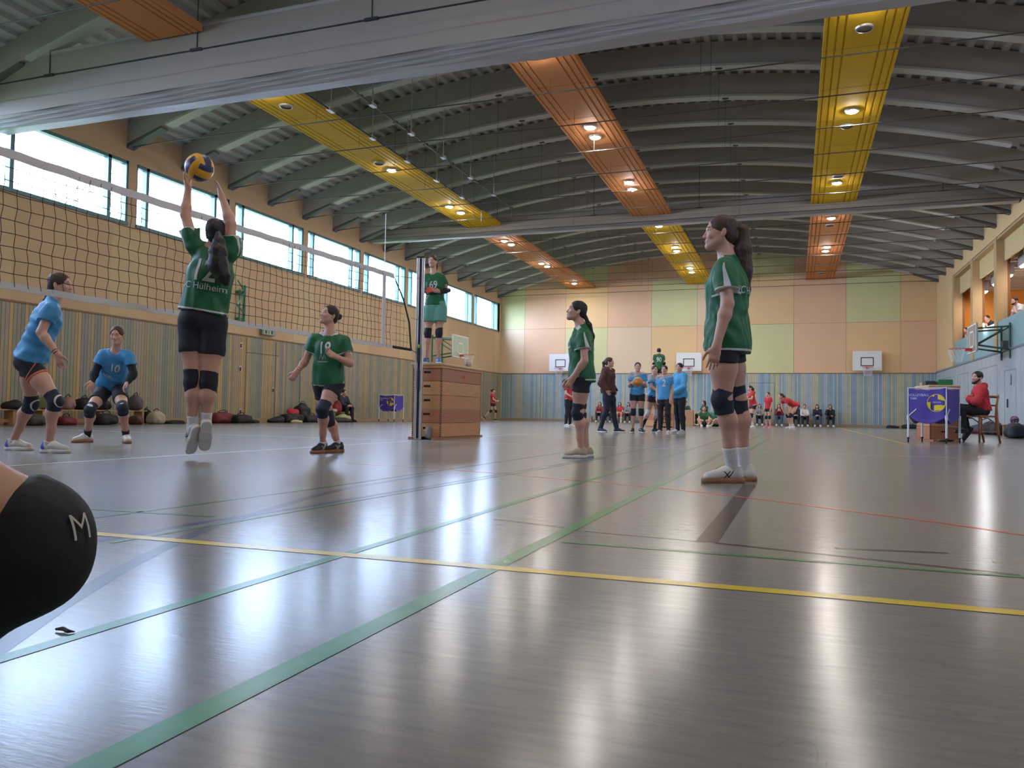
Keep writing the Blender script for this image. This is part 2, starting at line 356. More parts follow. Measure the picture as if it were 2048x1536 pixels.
mb.build('door_2', M_black, kind='structure', label='flush door in the end wall boarding')
# wall behind the camera
MB().box(XL-T, XR+T, YB-.2, YB, 0, 9.6).build('wall_front', M_wallL, kind='structure')

# ---------------------------------------------------------------- right wall with gallery
G0, G1 = 2.53, 3.47
YG = 35.2
mb = MB().box(XR, XR+.25, YG, D, PH+.06, 8.9, 0).box(XR, XR+.25, YB, YG, 6.1, 8.9, 0).box(XR, XR+.25, YB, 1, PH, 8.9, 0)
mb.build('wall_right', [M_wallL and mat('wall_right_ochre', (.72, .50, .24), .75, var=.06, vscale=1.5)], kind='structure', label='ochre upper wall over the gallery side')
MB().box(XR-.01, XR+.25, YB, D, 0.06, PH+.03).build('wall_right_boarding', M_slatR, kind='structure', label='pale blue grey panelling under the gallery')
MB().box(XR-.04, XR+.05, YB, D, PH+.03, PH+.09).build('trim_3', mat('trim_blue_grey', (.18, .22, .25), .5), kind='structure')
MB().box(XR-.03, XR+.01, YB, D, 0, .1).build('baseboard_right', MATS['base_tan'], kind='structure')
mb = MB()
for (y0, y1, zt) in ((27.9, 30.6, 2.12), (32.2, 34.2, 2.12), (35.6, 37.6, 2.12), (25.7, 27.0, 1.88)):
    mb.box(XR-.014, XR-.009, y0, y1, zt, zt+.02)
    for y in (y0, y1): mb.box(XR-.014, XR-.009, y-.008, y+.008, .1, zt+.02)
dr = mb.build('door_3', MATS['trim_blue_grey'], kind='structure', label='flush doors in the pale panelling')
MB().box(XR-.03, XR-.008, 26.58, 26.68, .8, 1.05).box(XR-.02, XR-.008, 26.2, 26.25, 1.45, 1.75).build('door_handle', M_black, dr)
# gallery: floor, back wall, ceiling, parapet
MB().box(XR+.1, 11.4, 1, YG+.3, 2.3, 2.52).build('gallery_floor', mat('gallery_floor', (.3, .22, .14), .6), kind='structure', label='gallery floor')
MB().box(10.2, 10.4, 1, YG+.3, 2.5, 6.2).box(XR+.25, 10.4, YG, YG+.2, 2.5, 6.2).build('gallery_wall', M_orw, kind='structure', label='bright orange inner wall of the gallery')
mb = MB().box(XR+.25, 10.4, 1, YG+.2, 5.55, 5.7, 0)
for k in range(60): mb.box(XR+.5, 10.2, 1.2+k*.57, 1.4+k*.57, 5.46, 5.55, 1)
mb.build('gallery_ceiling', [mat('slat_brown', (.30, .17, .09), .6), mat('slat_cream', (.55, .48, .38), .6)], kind='structure', label='slatted gallery ceiling')
MB().box(XR+.02, XR+.10, 1, YG, G0, G1).build('gallery_parapet', M_parap, kind='structure', label='teal parapet of the gallery')
mb = MB()
for k in range(-3, 8):
    y = YG-.35-3.48*k
    if 1 < y < YG+.1: mb.box(XR-.02, XR+.28, y, y+.35, PH+.1 if k else PH, 6.12)
mb.box(XR, XR+.3, 1, YG, 6.02, 6.12)
mb.build('trim_4', M_post, kind='structure', label='tan posts between the gallery openings')
mb = MB()
for k in range(-3, 8):
    y = YG-.35-3.48*k
    if 1 < y < YG+.1: mb.box(XR+.28, XR+.37, y+.05, y+.30, G1-.9, 6.0)
mb.build('trim_6', mat('post_dark_orange', (.26, .10, .03), .6), kind='structure')
MB().box(XR+.20, XR+.24, 1, YG, 5.35, 6.1).build('trim_5', mat('gallery_fascia', (.62, .50, .24), .6), kind='structure')
for k in range(8):
    y = YG-2.6-3.48*k
    if y < 6: break
    lt = empty('strip_light', (XR+.6, y, 5.1), label='white strip light hanging in the gallery opening, %s from the far end' % ['first', 'second', 'third', 'fourth', 'fifth', 'sixth', 'seventh', 'eighth'][k], cat='light', group='gallery strip lights')
    MB().box(XR+.5, XR+.7, y-.2, y+2.0, 5.1, 5.44).build('housing', mat('housing_grey', (.35, .36, .36), .5), lt)
    MB().box(XR+.53, XR+.67, y-.1, y+1.9, 5.06, 5.1).build('tube', mat('tube_glow', (1, .9, .8), .5, emis=((1, .85, .7), 5.0)), lt)

# ---------------------------------------------------------------- roof: arched beams, ribbed deck
XC = (XL+XR)/2; HW = (XR-XL)/2
def arch(x): return 8.22-1.72*((x-XC)/HW)**2
n = 72; mb = MB()
pr = []
k = 0; x = XL-.1
while x < XR+.1:
    pr += [(x, 0), (x+.10, 0), (x+.13, .07), (x+.27, .07)]; x += .30
v = []; 
for (px_, dz) in pr:
    z = arch(min(max(px_, XL), XR))+.525+dz
    v += [(px_, YB-.2, z), (px_, D+.2, z)]
f = [(2*i, 2*i+2, 2*i+3, 2*i+1) for i in range(len(pr)-1)]
mobj('ceiling', v, f, M_deck, kind='structure', label='ribbed metal roof deck following the arch')
mb = MB()
for i in range(40):
    x0 = XL-.2+i*(XR-XL+.4)/40; x1 = XL-.2+(i+1)*(XR-XL+.4)/40
    z0, z1 = arch(min(max(x0, XL), XR))+.80, arch(min(max(x1, XL), XR))+.80
    mb.add([(x0, YB-.2, z0), (x1, YB-.2, z1), (x1, D+.2, z1), (x0, D+.2, z0)], [(0, 1, 2, 3)])
mb.build('roof', M_beam, kind='structure')
ORD = ['first', 'second', 'third', 'fourth', 'fifth', 'sixth', 'seventh', 'eighth', 'ninth', 'tenth', 'eleventh', 'twelfth', 'thirteenth', 'fourteenth', 'fifteenth', 'sixteenth', 'seventeenth', 'eighteenth', 'nineteenth', 'twentieth', '21st', '22nd', '23rd', '24th', '25th', '26th', '27th']
beam_y = [38.45-1.74*i for i in range(26)]
beam_y = [y for y in beam_y if y > YB+.3]
M_bounce_lit = mat('beam_lower_edge', (.50, .50, .46), .6)
for bi, y in enumerate(beam_y):
    P = []
    for i in range(n+1):
        x = XL+i*(XR-XL)/n; P.append((x, arch(x)))
    # flat steel shoes at the ends
    low = [(x, max(z, 6.50+ (0 if abs(x-XC) < HW-.9 else 0))) for x, z in P]
    top = [(x, z+.54) for x, z in P]
    b_ = .10; v = []; f = []; mi_ = []
    for (x, z) in low: v += [(x, y-b_, z+.03), (x, y+b_, z+.03)]
    for (x, z) in top: v += [(x, y-b_, z), (x, y+b_, z)]
    N1 = 2*(n+1)
    for i in range(n):
        a = 2*i
        f += [(a, a+1, a+3, a+2), (N1+a, N1+a+2, N1+a+3, N1+a+1), (a, a+2, N1+a+2, N1+a), (a+1, N1+a+1, N1+a+3, a+3)]; mi_ += [0]*4
    o = mobj('roof_beam', v, f, [M_beam], org=(XC, y, 8.2), mi=mi_, label='grey arched roof beam, %s one counted from the far end wall' % ORD[bi], cat='beam', group='arched roof beams')
    # beam underside, daylight bounce put into its paler colour
    v = []; f = []
    for i in range(n+1):
        x, z = low[i]
        if x < XL+.9 or x > XR-.9: continue
        v += [(x, y-.13, z-.02), (x, y+.13, z-.02), (x, y-.13, z+.035), (x, y+.13, z+.035)]
    for i in range(len(v)//4-1):
        a = 4*i; f += [(a, a+1, a+5, a+4), (a+2, a+6, a+7, a+3), (a, a+4, a+6, a+2), (a+1, a+3, a+7, a+5)]
    f += [(0, 2, 3, 1), (len(v)-4, len(v)-3, len(v)-1, len(v)-2)]
    mobj('lower_edge', v, f, M_bounce_lit, o)
    pw_ = [(0, 6.42), (1.0, 6.79), (1.0, 6.84), (0, 6.50)]
    MB().prism([(XL+a_, b2) for a_, b2 in pw_], (0, y+.11, 0), (1, 0, 0), (0, 0, 1), (0, -1, 0), .22).prism([(XR-a_, b2) for a_, b2 in reversed(pw_)], (0, y+.11, 0), (1, 0, 0), (0, 0, 1), (0, -1, 0), .22).build('bearing_plate', mat('plate_dark', (.11, .11, .10), .6), o)
    if y > 8 and abs(y-10.6) > .5:
        tr = empty('tie_rod', (XC, y, 6.52), label='thin dark tie rod below the %s roof beam from the far wall' % ORD[bi], cat='tie rod', group='roof tie rods')
        MB().tube([(XL+.8, y, 6.50), (XR-.8, y, 6.50)], .012, 6).tube([(XL+.8, y, 6.50), (XL+.1, y, 6.46)], .016, 6).tube([(XR-.8, y, 6.50), (XR-.1, y, 6.46)], .016, 6).build('rod', mat('rod_dark', (.045, .045, .04), .5), tr)
        for x in (XC-5.2, XC-2.4, XC, XC+2.8):
            MB().tube([(x, y, 6.50), (x, y, arch(x)+.03)], .004, 4).box(x-.07, x+.07, y-.03, y+.03, arch(x)-.04, arch(x)-.02).build('hanger', MATS['rod_dark'], tr)

# ---------------------------------------------------------------- folded dividing curtains
def curtain(y, z0, z1, box, label):
    cu = empty('dividing_curtain', (XC, y, z0), label=label, cat='curtain', group='folded dividing curtains')
    x0, x1 = XL+.15, XR-.05
    seg = 60
    prof = box
    # profile in (dy, z) swept along x with a slight sag in the cloth
    def sweep(prof, m, nm, sag=.012):
        v = []; f = []
        for i in range(seg+1):
            x = x0+(x1-x0)*i/seg
            for j, (dy, z) in enumerate(prof):
                s_ = sag*math.sin(i*.9+j)*(1 if z < z1-.5 else .3); v.append((x, y+dy+s_*.4, z+s_))
        k = len(prof)
        for i in range(seg):
            for j in range(k-1): f.append((i*k+j, (i+1)*k+j, (i+1)*k+j+1, i*k+j+1))
        mobj(nm, v, f, m, cu, smooth=False)
    h = z1-z0
    sweep([(.0, z1), (-.02, z1), (-.02, z1-.30*h), (-.05, z1-.305*h), (-.05, z1-.32*h), (-.02, z1-.325*h), (-.04, z1-.60*h), (-.06, z1-.63*h), (-.09, z0+.17*h), (-.05, z0+.155*h)], M_curt, 'cloth')
    # stacked pleats at the bottom
    pz = []; 
    npl = 6
    for k in range(npl):
        zz = z0+.155*h-(k+.0)*.15*h/npl
        pz += [(-.075+.02*k, zz), (-.105+.02*k, zz-.06*h/npl), (-.075+.02*k+.01, zz-.13*h/npl)]
    pz += [(.07, z0), (.35, z0+.02), (.36, z1)]
    sweep(pz, M_curtw, 'pleats', .006)
    MB().box(x0, x1, y-.03, y+.36, z1-.02, z1+.04).build('head_rail', M_curtw, cu)
    MB().box(x0, x1, y-.045, y-.02, z1-.335*h, z1-.315*h).build('seam_cord', M_dark, cu)
    for i in range(6):
        x = x0+1.5+i*3.4
        MB().tube([(x, y-.03, z1-.32*h), (x, y-.03, arch(x)+.5)], .008, 5).box(x-.12, x+.12, y-.06, y-.02, z1-.345*h, z1-.31*h).build('strap', M_dark, cu)
curtain(10.62, 5.66, 6.93, None, 'large grey folded dividing curtain nearest to the camera under the roof')
curtain(25.02, 6.50, 7.14, None, 'grey folded dividing curtain hanging halfway down the hall')

# ---------------------------------------------------------------- coloured ceiling panels with lamps
M_glow = mat('lamp_glow', (1, 1, 1), .5, emis=((1, .93, .86), 65.0))
M_ring = mat('lamp_ring', (.45, .43, .40), .3, metal=.6)
lamps = {(-10.13, 1): [13.0, 18.3, 22.1, 22.9], (-4.35, 1): [13.1, 16.8, 17.45, 21.15, 21.85], (1.05, 1): [13.05, 17.5, 22.8],
         (-10.18, 2): [27.15, 27.8, 31.7, 32.4, 37.0], (-4.33, 2): [26.35, 29.85, 30.6, 34.3, 35.3], (1.07, 2): [26.8, 31.3, 32.05],
         (-10.13, 0): [2.0, 6.0], (-4.35, 0): [2.0, 6.5], (1.05, 0): [2.0, 6.0]}
vents = {(-10.13, 1): [13.75, 17.7], (1.05, 1): [13.8, 18.4, 22.2], (1.07, 2): [27.8, 36.9]}
cols = {(-10.13, 1): 'y', (-4.35, 1): 'o', (1.05, 1): 'y', (-10.18, 2): 'o', (-4.33, 2): 'y', (1.07, 2): 'o', (-10.13, 0): 'o', (-4.35, 0): 'y', (1.05, 0): 'o'}
secs = {0: (YB+.3, 10.55), 1: (11.05, 24.98), 2: (25.45, D-.1)}
cname = {'y': 'yellow', 'o': 'orange'}; sname = {0: 'nearest bay', 1: 'middle bay', 2: 'far bay'}
for (x, s_), ys in lamps.items():
    a, b = secs[s_]; w = .62; z = 6.80; M_ = M_yel if cols[(x, s_)] == 'y' else M_ora
    side = 'left' if x < -8 else ('centre' if x < -2 else 'right')
    # cross-section with fine grooves near both edges
    pf = [(-w, z+.05), (-w, z), (-w+.05, z), (-w+.055, z+.02), (-w+.075, z+.02), (-w+.08, z), (-w+.18, z), (-w+.185, z+.02), (-w+.21, z+.02), (-w+.215, z), (-w+.31, z), (-w+.315, z+.02), (-w+.34, z+.02), (-w+.345, z)]
    pf = pf+[(-p[0], p[1]) for p in reversed(pf)]
    v = []; f = []
    for (dx, zz) in pf: v += [(x+dx, a, zz), (x+dx, b, zz)]
    for i in range(len(pf)-1): f.append((2*i, 2*i+1, 2*i+3, 2*i+2))
    K = len(v); v += [(x-w, a, z+.12), (x-w, b, z+.12), (x+w, a, z+.12), (x+w, b, z+.12)]
    f += [(K, K+1, K+3, K+2), (0, 1, K+1, K), (len(pf)*2-2, K+2, K+3, len(pf)*2-1)]
    o = mobj('ceiling_panel', v, f, M_, org=(x, (a+b)/2, z), label='long %s ceiling panel, %s strip of the %s' % (cname[cols[(x, s_)]], side, sname[s_]), cat='ceiling panel', group='coloured ceiling strips')
    sj = MB(); yy = a+1.74
    while yy < b: sj.box(x-w, x+w, yy-.006, yy+.006, z-.002, z+.004); yy += 1.74
    sj.build('panel_joint', mat('joint_'+cols[(x, s_)], (.35, .20, .02) if cols[(x, s_)] == 'y' else (.32, .11, .03), .6), o)
    for k, yl in enumerate(ys):
        dx = .0 if k % 2 == 0 else .04
        l = MB().lathe((x+dx, yl, z-.005), [(.135, .01), (.15, -.005), (.14, -.03), (.115, -.035)], 20).build('ceiling_lamp', M_ring, org=(x+dx, yl, z), label='lit lamp, %s from near end, %s %s strip, %s' % (ORD[k], side, cname[cols[(x, s_)]], sname[s_]), cat='lamp', group='round ceiling lamps')
        MB().lathe((x+dx, yl, z-.04), [(.001, -.03), (.06, -.026), (.10, -.010), (.118, .006)], 20).build('bulb', M_glow, l, smooth=True)
    for k, yl in enumerate(vents.get((x, s_), [])):
        l = MB().lathe((x, yl, z-.005), [(.135, .01), (.15, -.005), (.14, -.03), (.115, -.035)], 20).build('ceiling_lamp', M_ring, org=(x, yl, z), label='unlit lamp, %s from near end, %s strip, %s' % (ORD[k], side, sname[s_]), cat='lamp', group='unlit ceiling lamps')
        MB().lathe((x, yl, z-.03), [(.001, .012), (.118, .012)], 20).build('bulb', mat('lamp_off', (.25, .22, .18), .3), l)
# two long ropes / rails running down the hall
for nm, x, z in (('left of the two', -9.25, 6.72), ('right of the two', -8.25, 6.72)):
    r_ = MB().tube([(x, 11.1, z), (x, 22.6, z)], .02, 6).build('ceiling_rail', MATS['rod_dark'], org=(x, 17, z), label='thin dark rail along the left yellow ceiling strip, %s' % nm, cat='rail', group='ceiling rails')
    for y in beam_y:
        if 11.1 < y < 22.6: MB().tube([(x, y, z), (x, y, arch(x)+.02)], .012, 5).box(x-.05, x+.05, y-.1, y+.1, z-.03, z+.03).build('bracket', M_alu, r_)
    MB().tube([(x, 22.6, z), (x, 22.6, 6.35)], .012, 5).build('end_hook', MATS['rod_dark'], r_)

# ================================================================ signed-distance bodies
def nrm(v): v = np.array(v, float); return v/max(np.linalg.norm(v), 1e-9)
def frame(up, fw):
    u = nrm(up); f = np.array(fw, float); f = nrm(f-u*(f@u)); l = np.cross(u, f); return np.array([l, f, u])   # rows: left, forward, up
class SDF:
    def __init__(s, res): s.p = []; s.res = res
    def rc(s, a, b, ra, rb=None, k=.02, sub=False, clip=None, fr=None, sc=(1, 1, 1), keep=False):
        """tapered capsule; fr and sc squash it in a local frame"""
        a = np.array(a, float); b = np.array(b, float); rb = ra if rb is None else rb
        M = np.eye(3) if fr is None else np.array(fr); S_ = np.array(sc, float)
        R = max(ra, rb)*max(S_); lo = np.minimum(a, b)-R; hi = np.maximum(a, b)+R
        def fn(X, Y, Z):
            p = [X-a[0], Y-a[1], Z-a[2]]; q = [(M[i, 0]*p[0]+M[i, 1]*p[1]+M[i, 2]*p[2])/S_[i] for i in range(3)]
            ba = (M@(b-a))/S_; l2 = float(ba@ba)+1e-12
            h = np.clip((q[0]*ba[0]+q[1]*ba[1]+q[2]*ba[2])/l2, 0, 1)
            d = np.sqrt((q[0]-h*ba[0])**2+(q[1]-h*ba[1])**2+(q[2]-h*ba[2])**2)-(ra+(rb-ra)*h)
            return d*min(S_)
        s.p.append((lo, hi, fn, k, sub, clip)); return s
    def el(s, c, r, fr=None, k=.02, sub=False, clip=None):
        c = np.array(c, float); r = np.array(r, float); M = np.eye(3) if fr is None else np.array(fr); R = max(r)
        def fn(X, Y, Z):
            p = [X-c[0], Y-c[1], Z-c[2]]; q = [M[i, 0]*p[0]+M[i, 1]*p[1]+M[i, 2]*p[2] for i in range(3)]
            k0 = np.sqrt((q[0]/r[0])**2+(q[1]/r[1])**2+(q[2]/r[2])**2); k1 = np.sqrt((q[0]/r[0]**2)**2+(q[1]/r[1]**2)**2+(q[2]/r[2]**2)**2)+1e-9
            return k0*(k0-1)/k1
        s.p.append((c-R, c+R, fn, k, sub, clip)); return s
    def bx(s, c, h, fr=None, r=.01, k=.01, sub=False, clip=None):
        c = np.array(c, float); h = np.array(h, float); M = np.eye(3) if fr is None else np.array(fr); R = float(np.linalg.norm(h))
        def fn(X, Y, Z):
            p = [X-c[0], Y-c[1], Z-c[2]]; q = [np.abs(M[i, 0]*p[0]+M[i, 1]*p[1]+M[i, 2]*p[2])-h[i]+r for i in range(3)]
            return np.sqrt(np.maximum(q[0], 0)**2+np.maximum(q[1], 0)**2+np.maximum(q[2], 0)**2)+np.minimum(np.maximum(q[0], np.maximum(q[1], q[2])), 0)-r
        s.p.append((c-R, c+R, fn, k, sub, clip)); return s
    def mesh(s, cuts=(), noise=None):
        """cuts: global half-spaces (n, c) keeping n.p < c"""
        res = s.res; adds = [p for p in s.p if not p[4]]
        lo = np.min([p[0] for p in adds], 0)-4*res; hi = np.max([p[1] for p in adds], 0)+4*res
        n = np.ceil((hi-lo)/res).astype(int)+1
        ax = [lo[i]+res*np.arange(n[i]) for i in range(3)]
        F = np.full(n, 1.0, np.float32)
        for (a, b, fn, k, sub, clip) in s.p:
            m = k+2.5*res
            i0 = np.maximum(0, np.floor((a-m-lo)/res).astype(int)); i1 = np.minimum(n, np.ceil((b+m-lo)/res).astype(int)+1)
            if np.any(i1 <= i0): continue
            X = ax[0][i0[0]:i1[0], None, None].astype(np.float32); Y = ax[1][None, i0[1]:i1[1], None].astype(np.float32); Z = ax[2][None, None, i0[2]:i1[2]].astype(np.float32)
            d = fn(X, Y, Z)
            if clip:
                for (cn, cc) in clip: d = np.maximum(d, cn[0]*X+cn[1]*Y+cn[2]*Z-cc)
            sl = tuple(slice(i0[i], i1[i]) for i in range(3)); g = F[sl]
            if sub:
                d = -d; h = np.maximum(k-np.abs(g-d), 0)/k; F[sl] = np.maximum(g, d)+h*h*k/4
            else:
                h = np.maximum(k-np.abs(g-d), 0)/k; F[sl] = np.minimum(g, d)-h*h*k/4
        X = ax[0][:, None, None]; Y = ax[1][None, :, None]; Z = ax[2][None, None, :]
        if noise is not None: F += noise(X, Y, Z).astype(np.float32)
        for (cn, cc) in cuts: F = np.maximum(F, (cn[0]*X+cn[1]*Y+cn[2]*Z-cc).astype(np.float32))
        ins = F < 0
        F1 = [F[dx:n[0]-1+dx, dy:n[1]-1+dy, dz:n[2]-1+dz] for dx in (0, 1) for dy in (0, 1) for dz in (0, 1)]
        I1 = [ins[dx:n[0]-1+dx, dy:n[1]-1+dy, dz:n[2]-1+dz] for dx in (0, 1) for dy in (0, 1) for dz in (0, 1)]
        anyi = I1[0].copy(); alli = I1[0].copy()
        for q in I1[1:]: anyi |= q; alli &= q
        act = anyi & ~alli; idx = np.argwhere(act)
        vals = np.array([f[act] for f in F1]); offs = np.array([(dx, dy, dz) for dx in (0, 1) for dy in (0, 1) for dz in (0, 1)], float)
        acc = np.zeros((len(idx), 3)); cnt = np.zeros(len(idx))
        for i in range(8):
            for j in range(i+1, 8):
                if abs(offs[i]-offs[j]).sum() != 1: continue
                cr = (vals[i] < 0) != (vals[j] < 0)
                t = np.where(cr, vals[i]/(vals[i]-vals[j]+1e-12), 0); 
                acc += np.where(cr[:, None], offs[i]+(offs[j]-offs[i])*t[:, None], 0); cnt += cr
        V = lo+(idx+acc/np.maximum(cnt, 1)[:, None])*res
        vid = np.full(act.shape, -1, np.int32); vid[act] = np.arange(len(idx))
        Q = []
        for a in range(3):
            b, c = (a+1) % 3, (a+2) % 3
            s0 = [slice(None)]*3; s1 = [slice(None)]*3; s0[a] = slice(0, n[a]-1); s1[a] = slice(1, n[a])
            A = ins[tuple(s0)]; B = ins[tuple(s1)]
            for flip, M_ in ((False, A & ~B), (True, ~A & B)):
                e = np.argwhere(M_)
                if not len(e): continue
                e = e[(e[:, b] > 0) & (e[:, c] > 0)]
                eb = e.copy(); eb[:, b] -= 1; ec = e.copy(); ec[:, c] -= 1; ebc = eb.copy(); ebc[:, c] -= 1
                g = lambda w: vid[w[:, 0], w[:, 1], w[:, 2]]
                q = np.stack([g(e), g(eb), g(ebc), g(ec)], 1)
                if flip: q = q[:, ::-1]
                Q.append(q)
        Q = np.concatenate(Q) if Q else np.zeros((0, 4), np.int32); Q = Q[(Q >= 0).all(1)]
        return V, Q
def cen(V, Q): return V[Q].mean(1)

# ---------------------------------------------------------------- fabrics and skin
def cloth(name, c, rough=.75, bump=.25): return mat('cloth_'+name, c, rough, bump=bump, bscale=35, var=.10, vscale=6)
CL = dict(green=cloth('green', (.006, .115, .040), .6), dgreen=cloth('dgreen', (.01, .07, .04)), blue=cloth('blue', (.05, .28, .56), .6), black=cloth('black', (.010, .011, .017)), navy=cloth('navy', (.012, .016, .035)),
          white=cloth('white', (.62, .61, .60)), red=cloth('red', (.50, .025, .04)), maroon=cloth('maroon', (.075, .022, .022)), grey=cloth('grey', (.22, .22, .23)), teal=cloth('teal', (.12, .34, .27)),
          darkred=cloth('darkred', (.20, .02, .025)), jeans=cloth('jeans', (.05, .08, .15)), coral=cloth('coral', (.75, .16, .10)), hood=cloth('hood', (.07, .33, .60)), pink=cloth('pink', (.7, .2, .25)))
SK = {'fair': mat('skin_fair', (.58, .325, .235), .5, var=.05, vscale=9, sub=.08), 'tan': mat('skin_tan', (.52, .29, .19), .5, var=.05, vscale=9, sub=.08)}
M_lip = mat('lips', (.43, .16, .14), .45); M_eyew = mat('eye_white', (.72, .70, .68), .25); M_iris = mat('iris_dark', (.05, .03, .02), .2)
HAIR = {'dark': mat('hair_dark', (.016, .010, .008), .58, bump=.5, bscale=60, stretch=(1, 1, .15)), 'brown': mat('hair_brown', (.050, .024, .014), .58, bump=.5, bscale=60, stretch=(1, 1, .15)), 'black': mat('hair_black', (.008, .007, .007), .55, bump=.5, bscale=60, stretch=(1, 1, .15))}

def wrinkle(amp, L, up, seed=0., f=17., warp=9):
    rs = np.random.RandomState(int(seed*10)+1); D_ = [nrm(rs.randn(3)+np.array(up)*.3)*f*(.6+.9*i) for i in range(3)]; ph = rs.rand(3)*6
    w = nrm(rs.randn(3))*warp
    def g(X, Y, Z):
        ww = 1.6*np.sin(w[0]*X+w[1]*Y+w[2]*Z+seed)
        o = 0
        for i, d in enumerate(D_): o = o+amp/(1+.7*i)*np.sin(d[0]*X+d[1]*Y+d[2]*Z+ph[i]+ww)
        return o
    return g

def finger_chain(S_, base, dirv, bendax, length, r, curl):
    """three bent phalanges"""
    p = np.array(base, float); d = nrm(dirv)
    for seg, fr_ in enumerate((.42, .32, .26)):
        a = curl*(.6 if seg == 0 else 1.0)
        c, s_ = math.cos(a), math.sin(a); ax = nrm(bendax); d = d*c+np.cross(ax, d)*s_+ax*(ax@d)*(1-c)
        q = p+d*length*fr_; S_.rc(p, q, r*(1-.1*seg), r*(.92-.1*seg), k=.003); p = q

def hand(S_, w, tip, pn, s=1.0, curl=.35, side=1, fine=True, spread=.05):
    """w wrist, tip direction target, pn palm normal, side=+1 thumb on +lat"""
    h = nrm(np.array(tip)-np.array(w)); pn = nrm(np.array(pn)-h*(np.array(pn)@h)); lat = np.cross(h, pn)*side
    w = np.array(w, float); L = .085*s
    M = np.array([lat, pn, h])
    S_.rc(w, w+h*.03*s, .024*s, .026*s, k=.02, fr=M, sc=(1.1, .75, 1))
    S_.el(w+h*.052*s, (.036*s, .0155*s, .046*s), M, k=.012)
    S_.el(w+h*.080*s, (.037*s, .0125*s, .016*s), M, k=.008)
    if not fine:
        S_.rc(w+h*.08*s, w+h*.15*s-0*pn, .022*s, .012*s, k=.02, fr=M, sc=(1.3, .6, 1)); S_.rc(w+h*.03*s+lat*.03*s, w+h*.08*s+lat*.055*s, .011*s, .008*s, k=.008); return
    for i, (o, ln) in enumerate(((.029, .070), (.010, .079), (-.010, .074), (-.028, .058))):
        d = nrm(h+lat*spread*(1.5-i)*.8); finger_chain(S_, w+h*(.088-.004*abs(i-1))*s+lat*o*s, d, np.cross(h, pn)*1.0, ln*s, .0082*s, curl*(1+.12*i))
    tb = w+h*.025*s+lat*.026*s
    t1 = tb+nrm(h*.7+lat*.75+pn*.35)*.036*s; t2 = t1+nrm(h*.9+lat*.35+pn*.35)*.030*s; t3 = t2+nrm(h+lat*.1+pn*.3)*.024*s
    S_.rc(tb, t1, .014*s, .0115*s, k=.010); S_.rc(t1, t2, .0105*s, .0095*s, k=.003); S_.rc(t2, t3, .0092*s, .0078*s, k=.003)

